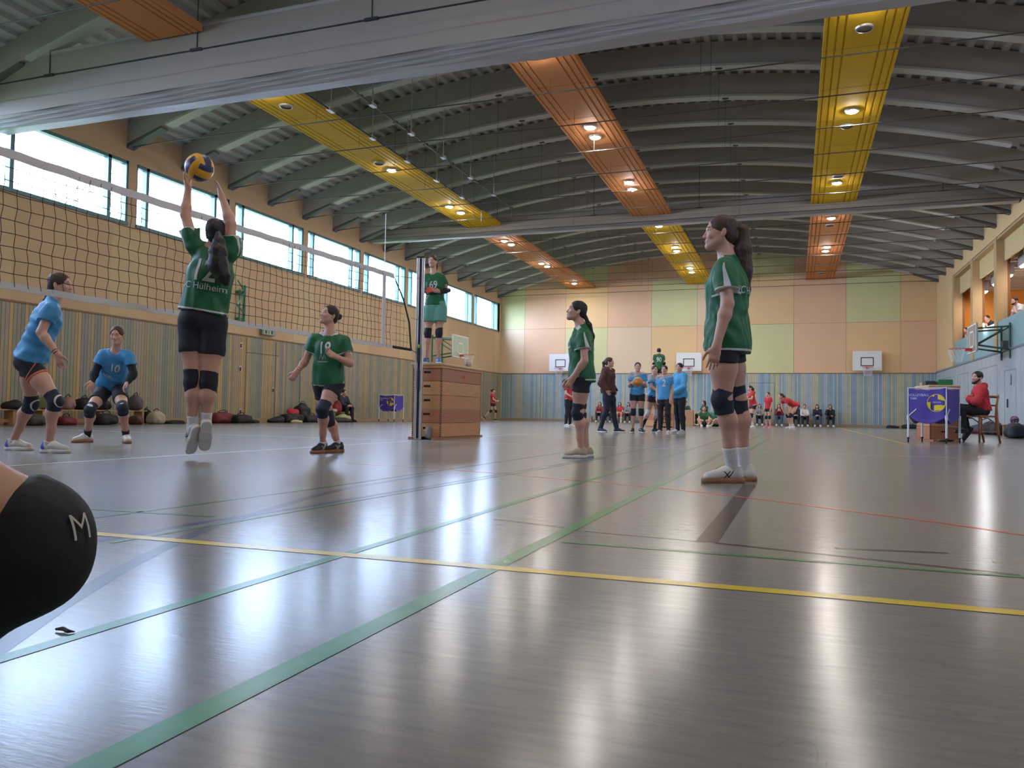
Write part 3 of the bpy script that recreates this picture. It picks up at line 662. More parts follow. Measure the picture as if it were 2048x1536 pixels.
def person(label, J, look, hup=(0, 0, 1), s=1.0, res=.008, group=None, skin='fair', hair='dark', hairstyle='tail', tail=None, top='green', sleeve='short', tophem=.02, bottom='shorts', bcol='black',
           pads='black', socks='white', sockh=.12, shoe='white', sole='gum', accent=None, trim=None, stripe=False, curl=(.35, .35), palm=None, name='person', fat=1.0, under=None, beard=False, hood=False, deco=None, padshape=0, eyes=None, legw=1.0, trimleg=None, sleeve_end=.52, headk=1.0, strands=True, padlen=(.085, .090), slen=.40, bands=''):
    """J: world joints hd nk pv ls rs le re lw rw lh rh lk rk la ra lt rt (left/right of the person)"""
    J = {k: np.array(v, float) for k, v in J.items()}; fine = res < .0095
    N_, P = J['nk'], J['pv']; up = nrm(N_-P); lat = J['ls']-J['rs']; lat = nrm(lat-up*(lat@up)); fwd = np.cross(lat, up); TF = np.array([lat, fwd, up]); L = np.linalg.norm(N_-P)
    def T(x, y, z): return P+lat*x*s*fat+fwd*y*s+up*z*L
    # pelvis frame (hips), tilts with the thighs when seated
    hl = J.get('hl', P+lat*.085*s-up*.02*s); hr = J.get('hr', P-lat*.085*s-up*.02*s)
    gx, gy = (J['la']+J['ra'])[:2]/2
    gz = min(J['lt'][2], J['rt'][2], J['la'][2], J['ra'][2])-.08*s
    org = (gx, gy, max(0, gz) if J['la'][2] > .3 else 0.0)
    if 'org' in J: org = J['org']
    HF = frame(hup, look); H = J['hd']; hs = s*.97*headk
    def Hd(x, y, z): return H+(HF[0]*x+HF[1]*y+HF[2]*z)*hs
    B = SDF(res)
    # torso
    ts = .93
    def torso(B, g=0.0, kk=.05, cl=None):
        B.el(T(0, -.005, .05), ((.145*fat)*s+g, .098*fat*s+g, .105*s+g), TF, kk, clip=cl)
        B.el(T(0, .005, .36), ((.118*fat)*s+g, .085*fat*s+g, .15*s+g), TF, kk, clip=cl)
        B.el(T(0, -.005, .68), ((.128*fat)*s+g, .094*fat*s+g, .16*s+g), TF, kk, clip=cl)
        B.rc(J['ls']+(J['rs']-J['ls'])*.08-up*.02*s, J['rs']+(J['ls']-J['rs'])*.08-up*.02*s, .046*s+g, k=kk, fr=TF, sc=(1, .9, 1), clip=cl)
        for e in (J['ls'], J['rs']): B.rc(N_-up*.01*s, e+(N_-e)*.15+up*.012*s, .040*s+g*.7, .034*s+g, k=.04, clip=cl)
        for sx in (-1, 1): B.el(T(sx*.055, .055, .66), (.052*s+g, .042*s+g, .052*s+g), TF, .04, clip=cl)
        for sx in (-1, 1): B.el(T(sx*.062, -.052, -.02), (.072*s+g, .060*s+g, .078*s+g), TF, .04, clip=cl)
    torso(B)
    # neck, head
    B.rc(N_-up*.02*s, Hd(0, -.018, -.045), .054*s, .048*s, k=.03)
    if fine:
        B.el(Hd(0, -.014, .032), np.array((.072, .091, .078))*hs, HF, .02)
        B.el(Hd(0, .020, -.026), np.array((.0565, .064, .078))*hs, HF, .02)
        for sx in (-1, 1):
            B.rc(Hd(sx*.047, .0, -.048), Hd(sx*.008, .062, -.090), .0165*hs, .0155*hs, k=.025)
            B.el(Hd(sx*.034, .060, -.020), np.array((.020, .018, .020))*hs, HF, .018)
            B.el(Hd(sx*.0310, .085, .004), np.array((.013, .012, .0085))*hs, HF, .010, sub=True); B.rc(Hd(sx*.0215, .0660, .0140), Hd(sx*.042, .0615, .0128), .0052*hs, .0048*hs, k=.006); B.rc(Hd(sx*.0215, .0655, -.0065), Hd(sx*.042, .0610, -.0055), .0050*hs, .0045*hs, k=.006)
            B.el(Hd(sx*.0735, -.012, -.012), np.array((.008, .018, .030))*hs, frame(HF[2]-.25*HF[1], HF[1]+.3*HF[0]*sx), .006)
            B.el(Hd(sx*.083, -.006, -.010), np.array((.005, .009, .016))*hs, HF, .006, sub=True)
            B.el(Hd(sx*.0105, .088, -.033), np.array((.0065, .009, .006))*hs, HF, .008)
        B.rc(Hd(-.026, .072, .024), Hd(.026, .072, .024), .012*hs, k=.016)
        B.rc(Hd(0, .076, .012), Hd(0, .099, -.028), .0070*hs, .0088*hs, k=.010)
        B.rc(Hd(0, .068, -.086), Hd(0, .070, -.087), .0145*hs, k=.02)
        B.rc(Hd(-.017, .079, -.053), Hd(.017, .079, -.053), .0055*hs, k=.007); B.rc(Hd(0, .083, -.053), Hd(0, .084, -.053), .0062*hs, k=.01)
        B.rc(Hd(-.014, .078, -.063), Hd(.014, .078, -.063), .0065*hs, k=.007)
        B.rc(Hd(-.024, .090, -.0582), Hd(.024, .090, -.0582), .0022*hs, k=.004, sub=True)
    else:
        B.el(Hd(0, -.014, .030), np.array((.073, .092, .080))*hs, HF, .02); B.el(Hd(0, .020, -.030), np.array((.057, .066, .080))*hs, HF, .02)
        B.rc(Hd(0, .080, .012), Hd(0, .103, -.028), .010*hs, .013*hs, k=.012)
        for sx in (-1, 1): B.el(Hd(sx*.074, -.01, -.012), np.array((.010, .018, .030))*hs, HF, .01)
    # arms
    for sd, c in (('l', 0), ('r', 1)):
        S0, E, Wp, Ht = J[sd+'s'], J[sd+'e'], J[sd+'w'], J[sd+'h']
        B.el(S0, (.050*s, .048*s, .052*s), TF, .03); B.rc(S0, E, .045*s, .036*s, k=.025)
        bulge = E+(Wp-E)*.25; B.rc(E, bulge, .036*s, .038*s, k=.02); B.rc(bulge, Wp, .038*s, .0235*s, k=.02)
        pnv = palm[c] if palm else (np.array(J['pv'])-Wp)
        # side chosen so that the thumb points towards the front of the body / upwards
        h = nrm(Ht-Wp); pn = nrm(np.array(pnv)-h*(np.array(pnv)@h)); ltt = np.cross(h, pn); ref = fwd+np.array((0, 0, .5)); sidev = 1 if ltt@ref > 0 else -1
        hand(B, Wp, Ht, pnv, s*.91, curl[c], sidev, fine)
    # legs
    for sd, hp in (('l', hl), ('r', hr)):
        K, A = J[sd+'k'], J[sd+'a']; ax = nrm(A-K); kf = nrm(K-hp)
        th = nrm(K-hp); bk = -nrm((J[sd+'t']-A)-ax*((J[sd+'t']-A)@ax))
        B.rc(hp, hp+(K-hp)*.45, .083*s*legw, .076*s*legw, k=.03); B.rc(hp+(K-hp)*.45, K, .076*s*legw, .052*s*legw, k=.03)
        B.rc(K, K+(A-K)*.30+bk*.014*s, .050*s*legw, .052*s*legw, k=.03); B.rc(K+(A-K)*.30+bk*.014*s, K+(A-K)*.66, .052*s*legw, .036*s*legw, k=.03); B.rc(K+(A-K)*.66, A, .036*s*legw, .030*s, k=.02)
    V, Q = B.mesh()
    root = mobj(name, V, Q, [SK[skin]], org=org, smooth=True, label=label, cat='person', group=group)
    if fine:
        Lp = SDF(.0018)
        for sx in (-1, 1):
            Lp.rc(Hd(0, .0865, -.0530), Hd(sx*.0195, .0790, -.0572), .0052*hs, .0022*hs, k=.003)
            Lp.rc(Hd(0, .0855, -.0630), Hd(sx*.0175, .0790, -.0592), .0058*hs, .0022*hs, k=.003)
        V, Q = Lp.mesh(); mobj('lips', V, Q, M_lip, root, smooth=True)
    # eyes and brows
    if fine:
        for sx in (-1, 1):
            c = Hd(sx*.0310, .0630, .004); rr = .0125*hs; gz_ = nrm(np.array(eyes) if eyes is not None else HF[1]); 
            v = []; f = []; m_ = []; nU, nV = 16, 12
            for j in range(nV+1):
                for i in range(nU):
                    a = math.pi*j/nV; b = 2*math.pi*i/nU; ef = frame(HF[2], gz_); v.append(c+rr*(ef[1]*math.cos(a)+(ef[0]*math.cos(b)+ef[2]*math.sin(b))*math.sin(a)))
            for j in range(nV):
                for i in range(nU): f.append((j*nU+i, j*nU+(i+1) % nU, (j+1)*nU+(i+1) % nU, (j+1)*nU+i)); m_.append(1 if j < 2 else 0)
            mobj('eye', v, f, [M_eyew, M_iris], root, smooth=True, mi=m_)
            MB().tube([Hd(sx*.016, .0835, .0245), Hd(sx*.030, .0825, .030), Hd(sx*.047, .068, .0255)], [.0022*hs, .0026*hs, .0012*hs], 6).build('eyebrow', HAIR[hair], root, smooth=True)
            MB().tube([Hd(sx*.0190, .0715, .0055), Hd(sx*.0245, .0752, .0098), Hd(sx*.032, .0752, .0112), Hd(sx*.040, .0708, .0088), Hd(sx*.0455, .0640, .0045)], [.0008*hs, .0013*hs, .0015*hs, .0014*hs, .0008*hs], 5).build('eyelash', HAIR['black'], root, smooth=True)
    # hair
    if hair:
        Hs = SDF(max(res*.8, .006) if fine else res)
        cl = [(tuple(-HF[2]), float(-HF[2]@H)+(.075 if hairstyle != 'short' else .060)*hs)]
        e_ = .003 if hairstyle != 'short' else .006
        Hs.el(Hd(0, -.016, .034), np.array((.0735+e_, .0925+e_, .0795+e_))*hs, HF, .02, clip=cl)
        if hairstyle != 'short': Hs.el(Hd(0, -.052, -.020), np.array((.060, .055, .062))*hs, HF, .02, clip=cl)
        Hs.el(Hd(0, .108, -.034), np.array((.064, .088, .118))*hs, HF, .006, sub=True)
        for sx in (-1, 1): Hs.el(Hd(sx*.082, .012, -.050), np.array((.032, .046, .056))*hs, HF, .008, sub=True)
        if hairstyle == 'bun': Hs.el(Hd(0, -.125, .03), np.array((.036, .032, .036))*hs, HF, .012)
        if hairstyle in ('tail', 'long'):
            pts = tail if tail is not None else [Hd(0, -.105, .035), Hd(0, -.14, -.01), Hd(0, -.135, -.09), Hd(0, -.12, -.17)]
            pts = [np.array(p[:3], float) for p in pts]; rad = [.022, .034, .034, .030, .024, .014][:len(pts)] if len(pts) > 4 else [.020, .030, .027, .012]
            if tail is not None and len(tail[0]) > 3: rad = [p[3] for p in tail]
            for i in range(len(pts)-1): Hs.rc(pts[i], pts[i+1], rad[i]*s, rad[i+1]*s, k=.02)
        if hairstyle == 'loose':
            for sx in (-1, 1): Hs.rc(Hd(sx*.062, -.02, -.01), Hd(sx*.07, -.01, -.17), .030*hs, .022*hs, k=.03)
            Hs.rc(Hd(0, -.07, 0), Hd(0, -.085, -.19), .055*hs, .04*hs, k=.03)
        nz = wrinkle(.0011*(1 if fine else 2), 1, HF[2]*0, 3.3, 130.) if strands else None
        V, Q = Hs.mesh(noise=nz); mobj('hair', V, Q, HAIR[hair], root, smooth=True)
        if hairstyle in ('tail', 'bun') and fine:
            p0 = Hd(0, -.112, .032) if tail is None else np.array(tail[0][:3], float)
            MB().lathe(p0, [(.017*s, -.008), (.023*s, -.004), (.023*s, .004), (.017*s, .008)], 14, axis=tuple(nrm(p0-H))).build('hair_band', M_black, root, smooth=True)
    if beard:
        b_ = SDF(res)
        for sx in (-1, 1): b_.rc(Hd(sx*.056, .012, -.035), Hd(sx*.012, .066, -.096), .016*hs, .026*hs, k=.02)
        b_.el(Hd(0, .076, -.044), np.array((.030, .012, .008))*hs, HF, .01)
        V, Q = b_.mesh(); mobj('beard', V, Q, HAIR[hair], root, smooth=True)
    # shorts / trousers
    g = .010*s
    if bottom in ('shorts', 'trousers', 'wide'):
        Sh = SDF(res); f_ = {'shorts': slen, 'wide': .50}.get(bottom, 1.0); gg = g if bottom != 'wide' else g*3.2
        Sh.el(T(0, -.005, .05), ((.145*fat)*s+gg, .098*fat*s+gg, .105*s+gg), TF, .04)
        for sx in (-1, 1): Sh.el(T(sx*.062, -.052, -.02), (.072*s+gg, .060*s+gg, .078*s+gg), TF, .04)
        for sd, hp in (('l', hl), ('r', hr)):
            K, A = J[sd+'k'], J[sd+'a']; ax = nrm(A-K)
            if bottom == 'trousers':
                bk = -nrm((J[sd+'t']-A)-ax*((J[sd+'t']-A)@ax)); m_ = hp+(K-hp)*.45; c_ = K+(A-K)*.30+bk*.014*s
                Sh.rc(hp, m_, .083*s*legw+g, .076*s*legw+g, k=.03); Sh.rc(m_, K, .076*s*legw+g, .054*s*legw+g, k=.03); Sh.rc(K, c_, .052*s*legw+g, .053*s*legw+g, k=.03); Sh.rc(c_, A-ax*.03*s, .053*s*legw+g, .043*s+g*.6, k=.03)
            else:
                th = nrm(K-hp); e = hp+(K-hp)*f_; c_ = float(th@e)
                m_ = hp+(K-hp)*.45; gq = gg*(1.0 if bottom == 'shorts' else 1.2); Sh.rc(hp, m_, .083*s*legw+gq, .078*s*legw+gq, k=.02, clip=[(tuple(th), c_)]); Sh.rc(m_, K, .078*s*legw+gq, .060*s*legw+gq, k=.02, clip=[(tuple(th), c_)])
        V, Q = Sh.mesh(cuts=[(tuple(up), float(up@P)-tophem+.03*s)] if (top and bottom != 'wide' and 'hl' not in J) else (), noise=wrinkle(.0025*s, 1, up, 1.7, 22.) if fine else None)
        mm = CL[bcol]; pat = None
        if trimleg:
            tc_ = {'coral': (.75, .16, .10)}.get(trimleg, (.6, .6, .6)); mm = two_tone('%s_%s' % (bcol, trimleg), CL[bcol], tc_); pat = np.full(len(V), -1.0)
            for sd, hp in (('l', hl), ('r', hr)):
                K = J[sd+'k']; th = nrm(K-hp); e = hp+(K-hp)*f_; dd = (V-e)@th; pat = np.maximum(pat, .008-np.abs(dd))
                side_ = ((V-P)@lat)*(1 if sd == 'l' else -1); q1 = .006-np.abs((V-(hp+lat*(.09*s if sd == 'l' else -.09*s)))@fwd+dd*.5); pat = np.maximum(pat, np.where((side_ > .09*s) & (dd > -.13), q1, -1))
        o_ = mobj('trousers' if bottom == 'trousers' else 'shorts', V, Q, mm, root, smooth=True)
        if pat is not None: set_pattern(o_, pat)
    # knee pads
    if pads:
        for sd, hp in (('l', hl), ('r', hr)):
            pc = pads if isinstance(pads, str) else pads[0 if sd == 'l' else 1]
            if not pc: continue
            K, A = J[sd+'k'], J[sd+'a']; ax = nrm(A-K); th = nrm(hp-K); kn = nrm(nrm(K-hp)+nrm(K-A)+nrm((J[sd+'t']-A)*(1, 1, 0))*.5)
            Kp = SDF(res); r0 = .060*s*legw
            ca = K+th*padlen[0]*s; cb = K+ax*padlen[1]*s
            Kp.rc(K, K+th*.13*s, r0*.97, r0*1.08, k=.02, clip=[(tuple(th), float(th@ca))]); Kp.rc(K, K+ax*.13*s, r0*.97, r0*.96, k=.02, clip=[(tuple(ax), float(ax@cb))])
            Kp.el(K+kn*.020*s+ax*.015*s, (.050*s*legw,)*3, None, .025)
            if padshape and fine:
                bk = -kn; Kp.el(K+bk*.050*s-ax*.012*s, (.062*s, .085*s, .019*s), np.array([bk, np.cross(bk, ax), ax]), .006, sub=True)
            V, Q = Kp.mesh(noise=wrinkle(.0016*s, 1, ax, 2.1, 45.) if fine else None)
            mm = CL[pc]; pat = None
            if trim and 'pad' in trim:
                mm = two_tone(pc+'_white_piping', CL[pc], (.60, .60, .60)); q_ = V-(K+kn*.02*s); sdv = np.cross(ax, kn)
                pat = np.maximum(.005-np.abs((V-ca)@th), .005-np.abs((V-cb)@ax)); ring_ = .0035-np.abs(np.sqrt((q_@sdv)**2+(q_@ax)**2)-.050*s); pat = np.maximum(pat, np.where(q_@kn > 0, ring_, -1))
            o_ = mobj('knee_pad', V, Q, mm, root, smooth=True)
            if pat is not None: set_pattern(o_, pat)
    # socks and shoes
    for sd in ('l', 'r'):
        K, A, Tt = J[sd+'k'], J[sd+'a'], J[sd+'t']; ax = nrm(K-A)
        ft = nrm(Tt-A); sh_up = nrm(ax-ft*(ax@ft)); 
        flat = abs(Tt[2]-A[2]) < .12*s
        if flat:
            ft = nrm(np.array((Tt[0]-A[0], Tt[1]-A[1], 0))); sh_up = np.array((0, 0, 1.0))
        if 'gz'+sd in J: pass
        FL = np.cross(sh_up, ft); FM = np.array([-FL, ft, sh_up]) if False else np.array([np.cross(ft, sh_up), ft, sh_up])
        base = A-sh_up*.078*s-ft*.045*s   # ground point under the heel
        if flat: base[2] = A[2]-.078*s
        def G(x, y, z): return base+(FM[0]*x+ft*y+sh_up*z)*s
        if socks:
            Sk = SDF(res); a1 = A+ax*sockh*s; Sk.rc(A-sh_up*.02*s, A+ax*(sockh+.1)*s, .036*s, .048*s, k=.01, clip=[(tuple(ax), float(ax@a1))])
            V, Q = Sk.mesh(noise=wrinkle(.0008, 1, ax, .7, 90.) if fine else None); sk_ = mobj('sock', V, Q, CL[socks], root, smooth=True)
        sx_ = FM[0]
        Up = SDF(max(res*.85, .005) if fine else res)
        cb_ = [(tuple(-sh_up), float(-sh_up@G(0, 0, .020)))]
        Up.rc(G(0, .012, .050), G(0, .09, .064), .035*s, .036*s, k=.03, clip=cb_); Up.rc(G(0, .09, .062), G(0, .205, .038), .036*s, .029*s, k=.03, fr=FM, sc=(1.18, 1, 1), clip=cb_)
        Up.rc(G(0, .020, .05), G(0, .034, .105), .034*s, .038*s, k=.02, clip=cb_+[(tuple(sh_up), float(sh_up@G(0, .0, .106)))])
        V, Q = Up.mesh(); mi = np.zeros(len(Q), int); mm = [{'white': mat('shoe_white', (.62, .60, .55), .5), 'black': mat('shoe_black', (.018, .018, .025), .5), 'beige': mat('shoe_beige', (.45, .36, .25), .6), 'grey': mat('shoe_grey', (.42, .42, .44), .5), 'blue': mat('shoe_blue', (.03, .14, .42), .5), 'pink': mat('shoe_pink', (.75, .18, .22), .5), 'red': mat('shoe_red', (.6, .05, .05), .5)}[shoe]]
        mm = mm[0]; pat = None
        if accent:
            mm = two_tone('shoe_%s_%s' % (shoe, accent), mm, {'blue': (.05, .07, .42), 'black': (.015, .015, .02), 'lilac': (.20, .22, .50), 'white': (.6, .6, .6)}[accent]); C_ = (V-base)@FM.T/s
            if accent in ('blue', 'lilac'): pat = np.maximum((.035-.25*(C_[:, 2]-.02))-C_[:, 1], -1)
            else:
                side_ = np.where((np.abs(C_[:, 0]) > .012) & (C_[:, 2] < .078) & (C_[:, 2] > .026), 1, 0); pat = -np.ones(len(V))
                for (o1, sl) in ((.105, .8), (.082, .8), (.10, -.9)): pat = np.maximum(pat, np.where(side_ > 0, .0045-np.abs((C_[:, 1]-o1)+(C_[:, 2]-.05)*sl), -1))
        so_ = mobj('shoe', V, Q, mm, root, smooth=True)
        if pat is not None: set_pattern(so_, pat)
        Sl = SDF(max(res*.85, .005) if fine else res); cs = [(tuple(-sh_up), float(-sh_up@G(0, 0, 0))), (tuple(sh_up), float(sh_up@G(0, 0, .031)))]
        Sl.rc(G(0, .010, .014), G(0, .11, .014), .041*s, .038*s, k=.02, fr=FM, sc=(1, 1, 1.2), clip=cs); Sl.rc(G(0, .11, .014), G(0, .207, .014), .039*s, .036*s, k=.02, fr=FM, sc=(1.22, 1.15, 1.2), clip=cs)
        V, Q = Sl.mesh(); mobj('sole', V, Q, {'gum': mat('sole_gum', (.30, .12, .05), .6), 'white': mat('sole_white', (.62, .61, .57), .6), 'black': mat('sole_black', (.02, .02, .02), .6)}[sole], so_, smooth=True)
        if fine:
            mb = MB()
            for i in range(5):
                y_ = .080+.018*i; z_ = .106-.009*i; mb.tube([G(-.020, y_, z_-.010), G(0, y_+.004, z_), G(.020, y_, z_-.010)], .0022, 5)
            mb.build('laces', M_white, so_)
    # shirt / jumper
    if top:
        gt = (.014 if sleeve != 'hoodie' else .026)*s
        hz = float(up@P)-tophem   # hem below the pelvis centre
        Sh = SDF(res); torso(Sh, gt, .05, [(tuple(-up), -hz)])
        wv = .150*s*fat+gt*1.6
        Sh.rc(T(0, 0, .62), T(0, 0, -.25), .130*s*fat+gt, wv, k=.05, fr=TF, sc=(1, .76, 1), clip=[(tuple(-up), -hz)])
        ends = []
        for sd in ('l', 'r'):
            S0, E, Wp = J[sd+'s'], J[sd+'e'], J[sd+'w']; d = nrm(E-S0)
            if sleeve == 'short':
                e = S0+(E-S0)*sleeve_end; Sh.rc(S0, S0+(E-S0)*.9, .060*s+gt*.6, .062*s+gt*.8, k=.03, clip=[(tuple(d), float(d@e))]); ends.append((e, d))
            elif sleeve in ('long', 'hoodie'):
                d2 = nrm(Wp-E); e = Wp-d2*.005; Sh.rc(S0, E, .052*s+gt, .042*s+gt, k=.03); Sh.rc(E, Wp, .042*s+gt, .032*s+gt*.9, k=.03, clip=[(tuple(d2), float(d2@e))])
        # neckline
        Sh.el(N_+up*.035*s+fwd*.028*s, (.060*s, .066*s, .055*s), TF, .01, sub=True)
        if hood: Sh.el(N_-fwd*.085*s-up*.005*s, (.095*s, .055*s, .065*s), TF, .03)
        w1 = wrinkle((.0044 if fine else .002)*s, 1, up, float(len(label) % 7)+.5, 50., 20); w2 = wrinkle(.0035*s, 1, up, float(len(label) % 5)+.2, 16.)
        wr = lambda X, Y, Z: w1(X, Y, Z)+w2(X, Y, Z)
        V, Q = Sh.mesh(noise=wr)
        mm = CL[top]; pat = None; C_ = V; rel = C_-P
        if trim and 'hem' in trim:
            pat = .0065*s-np.abs(C_@up-hz)
            for e, d in ends: pat = np.maximum(pat, np.where(np.linalg.norm(C_-e, axis=1) < .11*s, .006*s-np.abs((C_-e)@d), -1))
        if stripe:
            for sd, sg in (('l', 1), ('r', -1)):
                S0, E = J[sd+'s'], J[sd+'e']; d = nrm(E-S0); q_ = C_-S0; t_ = q_@d; outw = (q_@lat)*sg; bk_ = -(q_@fwd)
                m1 = np.minimum((.004*s+.11*np.clip(t_+.03*s, 0, .2))-np.abs(bk_-(.004*s+.24*np.maximum(t_, 0))), np.minimum(t_+.03*s, .165*s-t_)); pat = np.maximum(pat, np.where((outw > 0) & (np.linalg.norm(q_, axis=1) < .19*s), m1, -1))
            nk_ = C_-N_; al = np.abs(nk_@lat)
            m2 = np.minimum(.009*s-np.abs((nk_@fwd-.045*s)+.35*(al-.05*s))*.6, np.minimum(al-.036*s, .105*s-al)); pat = np.maximum(pat, np.where((nk_@fwd > -.01) & (nk_@up > -.09*s) & (nk_@up < .05*s), m2, -1))
        if pat is not None: mm = two_tone(top+'_white_trim', CL[top], (.60, .60, .60))
        if trim and 'yoke' in trim:
            mm = two_tone(top+'_grey_yoke', CL[top], (.30, .30, .33)); pat = np.where(np.abs(rel@lat) < .30*s, (rel@up)/L-(.86+.5*((rel@lat)/s)), -1)
        sh = mobj('hooded_jumper' if sleeve == 'hoodie' else 'shirt', V, Q, mm, root, smooth=True)
        if pat is not None: set_pattern(sh, pat)
        if deco:
            bvh = BVHTree.FromPolygons([tuple(v) for v in V], [tuple(int(i) for i in q) for q in Q])
            for (txt, side_, x, z, h_, nm) in deco:
                n_ = fwd if side_ == 'f' else -fwd; rt = np.cross(up, n_) 
                decal(txt, bvh, T(0, 0, z)+rt*x*s+n_*.4, -n_, rt, up, h_*s, CL['white'], sh, nm)
    for sd in bands:
        E, Wp = J[sd+'e'], J[sd+'w']; a_ = nrm(Wp-E); MB().lathe(Wp-a_*.012, [(.0225*s, -.006), (.0285*s, -.003), (.0285*s, .003), (.0225*s, .006)], 16, axis=tuple(a_)).lathe(Wp-a_*.034, [(.0235*s, -.004), (.0300*s, -.002), (.0300*s, .002), (.0235*s, .004)], 16, axis=tuple(a_)).build('wristband', mat('wristband_brown', (.10, .03, .02), .6), root, smooth=True)
    if under:
        for sd in ('l', 'r'):
            S0, E, Wp = J[sd+'s'], J[sd+'e'], J[sd+'w']; d2 = nrm(Wp-E); a_ = S0+(E-S0)*(.4 if under[1] == 'arm' else 1.0); U_ = SDF(res)
            if under[1] == 'arm': U_.rc(a_, E, .048*s, .041*s, k=.02)
            U_.rc(E-d2*(.0 if under[1] == 'arm' else .04), E+(Wp-E)*.25, .042*s, .046*s, k=.02); U_.rc(E+(Wp-E)*.25, E+(Wp-E)*.97, .046*s, .030*s, k=.02)
            V, Q = U_.mesh(); mobj('sleeve', V, Q, CL[under[0]], root, smooth=True)
        if under[1] == 'arm':
            U_ = SDF(res); U_.rc(N_-up*.03*s, N_+up*.012*s+fwd*.005, .066*s, .058*s, k=.01, clip=[(tuple(up), float(up@N_)-.000*s)]); V, Q = U_.mesh(); mobj('undershirt', V, Q, CL[under[0]], root, smooth=True)
    return root

def decal(txt, bvh, o, dirv, rt, up, h, m, parent, name, off=.003):
    """lettering laid onto a surface: glyph outlines are cut fine and dropped along dirv"""
    c = bpy.data.curves.new('t', 'FONT'); c.body = txt; c.size = h*1.35; c.align_x = 'CENTER'; c.align_y = 'CENTER'; c.offset = (.018 if 'number' in name else (-.012 if 'logo' in name else .006))*h
    to = bpy.data.objects.new('t', c); COL.objects.link(to); dg = bpy.context.evaluated_depsgraph_get(); dg.update()
    me = bpy.data.meshes.new_from_object(to.evaluated_get(dg)); bpy.data.objects.remove(to); bpy.data.curves.remove(c)
    bm = bmesh.new(); bm.from_mesh(me); bpy.data.meshes.remove(me)
    bmesh.ops.triangulate(bm, faces=bm.faces[:])
    for it in range(4):
        lg = [e for e in bm.edges if e.calc_length() > h*.13]
        if not lg: break
        bmesh.ops.subdivide_edges(bm, edges=lg, cuts=1, use_grid_fill=False); bmesh.ops.triangulate(bm, faces=bm.faces[:])
    bm.verts.ensure_lookup_table(); V = []; d = Vector(dirv)
    for v in bm.verts:
        p = np.array(o)+rt*v.co.x*(.8 if 'number' in name else 1)+up*v.co.y; hit = bvh.ray_cast(Vector(p), d, 2.0)
        V.append(np.array(hit[0])-np.array(dirv)*off if hit[0] is not None else None)
    F_ = []
    for f in bm.faces:
        ii = [v.index for v in f.verts]
        if any(V[i] is None for i in ii): continue
        if max(np.linalg.norm(V[ii[a]]-V[ii[a-1]]) for a in range(3)) > h*.6: continue
        F_.append(tuple(ii))
    bm.free()
    if not F_: return
    V = [v if v is not None else np.array(o) for v in V]
    used = sorted({i for f in F_ for i in f}); mp = {a: b for b, a in enumerate(used)}
    return mobj(name, [V[i] for i in used], [tuple(mp[i] for i in f) for f in F_], m, parent)

def text_obj(txt, name, o, rt, up, h, m, parent, **kw):
    c = bpy.data.curves.new('t', 'FONT'); c.body = txt; c.size = h*1.35; c.align_x = 'CENTER'; c.align_y = 'CENTER'; c.offset = .02*h; c.extrude = .001
    to = bpy.data.objects.new('t', c); COL.objects.link(to); dg = bpy.context.evaluated_depsgraph_get(); dg.update()
    me = bpy.data.meshes.new_from_object(to.evaluated_get(dg)); bpy.data.objects.remove(to)
    nn = np.cross(rt, up); V = [np.array(o)+np.array(rt)*v.co.x+np.array(up)*v.co.y+nn*v.co.z for v in me.vertices]; F_ = [tuple(p.vertices) for p in me.polygons]; bpy.data.meshes.remove(me)
    return mobj(name, V, F_, m, parent, **kw)

# ================================================================ the players in the foreground
def JP(dep, **k):
    """joints from image position and distance; third number is metres further away"""
    return {n: at(v[0], v[1], dep+(v[2] if len(v) > 2 else 0)) for n, v in k.items()}
def cv(x, y, z): return cR*x+cU*y-cF*z   # direction: right, up, towards the camera
# tall player at the right, seen from her left side
J = JP(4.82, hd=(1440, 466), nk=(1457, 518, .0), pv=(1453, 683), ls=(1449, 543, -.135), rs=(1462, 541, .135), le=(1455, 608, -.19), lw=(1433, 693, -.20), lh=(1424, 738, -.20),
       re=(1470, 612, .2), rw=(1452, 693, .2), rh=(1440, 735, .2), lk=(1445, 797, -.07), la=(1466, 932, -.02), lt=(1400, 952, -.06), rk=(1474, 797, .10), ra=(1490, 926, .14), rt=(1450, 944, .20))
J['la'][2] = .076; J['ra'][2] = .076
person('tall player in green with long brown ponytail, standing in profile at the right', J, cv(-1, .04, -.12), hup=cv(.05, 1, 0), s=1.0, res=.0055, hair='brown', fat=1.04, legw=1.02,
       tail=[(*at(1477, 452, 4.80), .018), (*at(1486, 462, 4.80), .034), (*at(1486, 500, 4.80), .052), (*at(1488, 540, 4.80), .050), (*at(1489, 580, 4.80), .034), (*at(1490, 598, 4.80), .010)],
       top='green', trim=('hem',), stripe=True, tophem=.055, slen=.33, pads='navy', padshape=1, socks='white', sockh=.145, shoe='white', sole='gum', accent='black', palm=(cv(.1, 0, -1), cv(.1, 0, 1)), curl=(.30, .3), sleeve_end=.60,
       deco=[('VC H\u00fclheim', 'b', .0, .60, .045, 'shirt_lettering')])
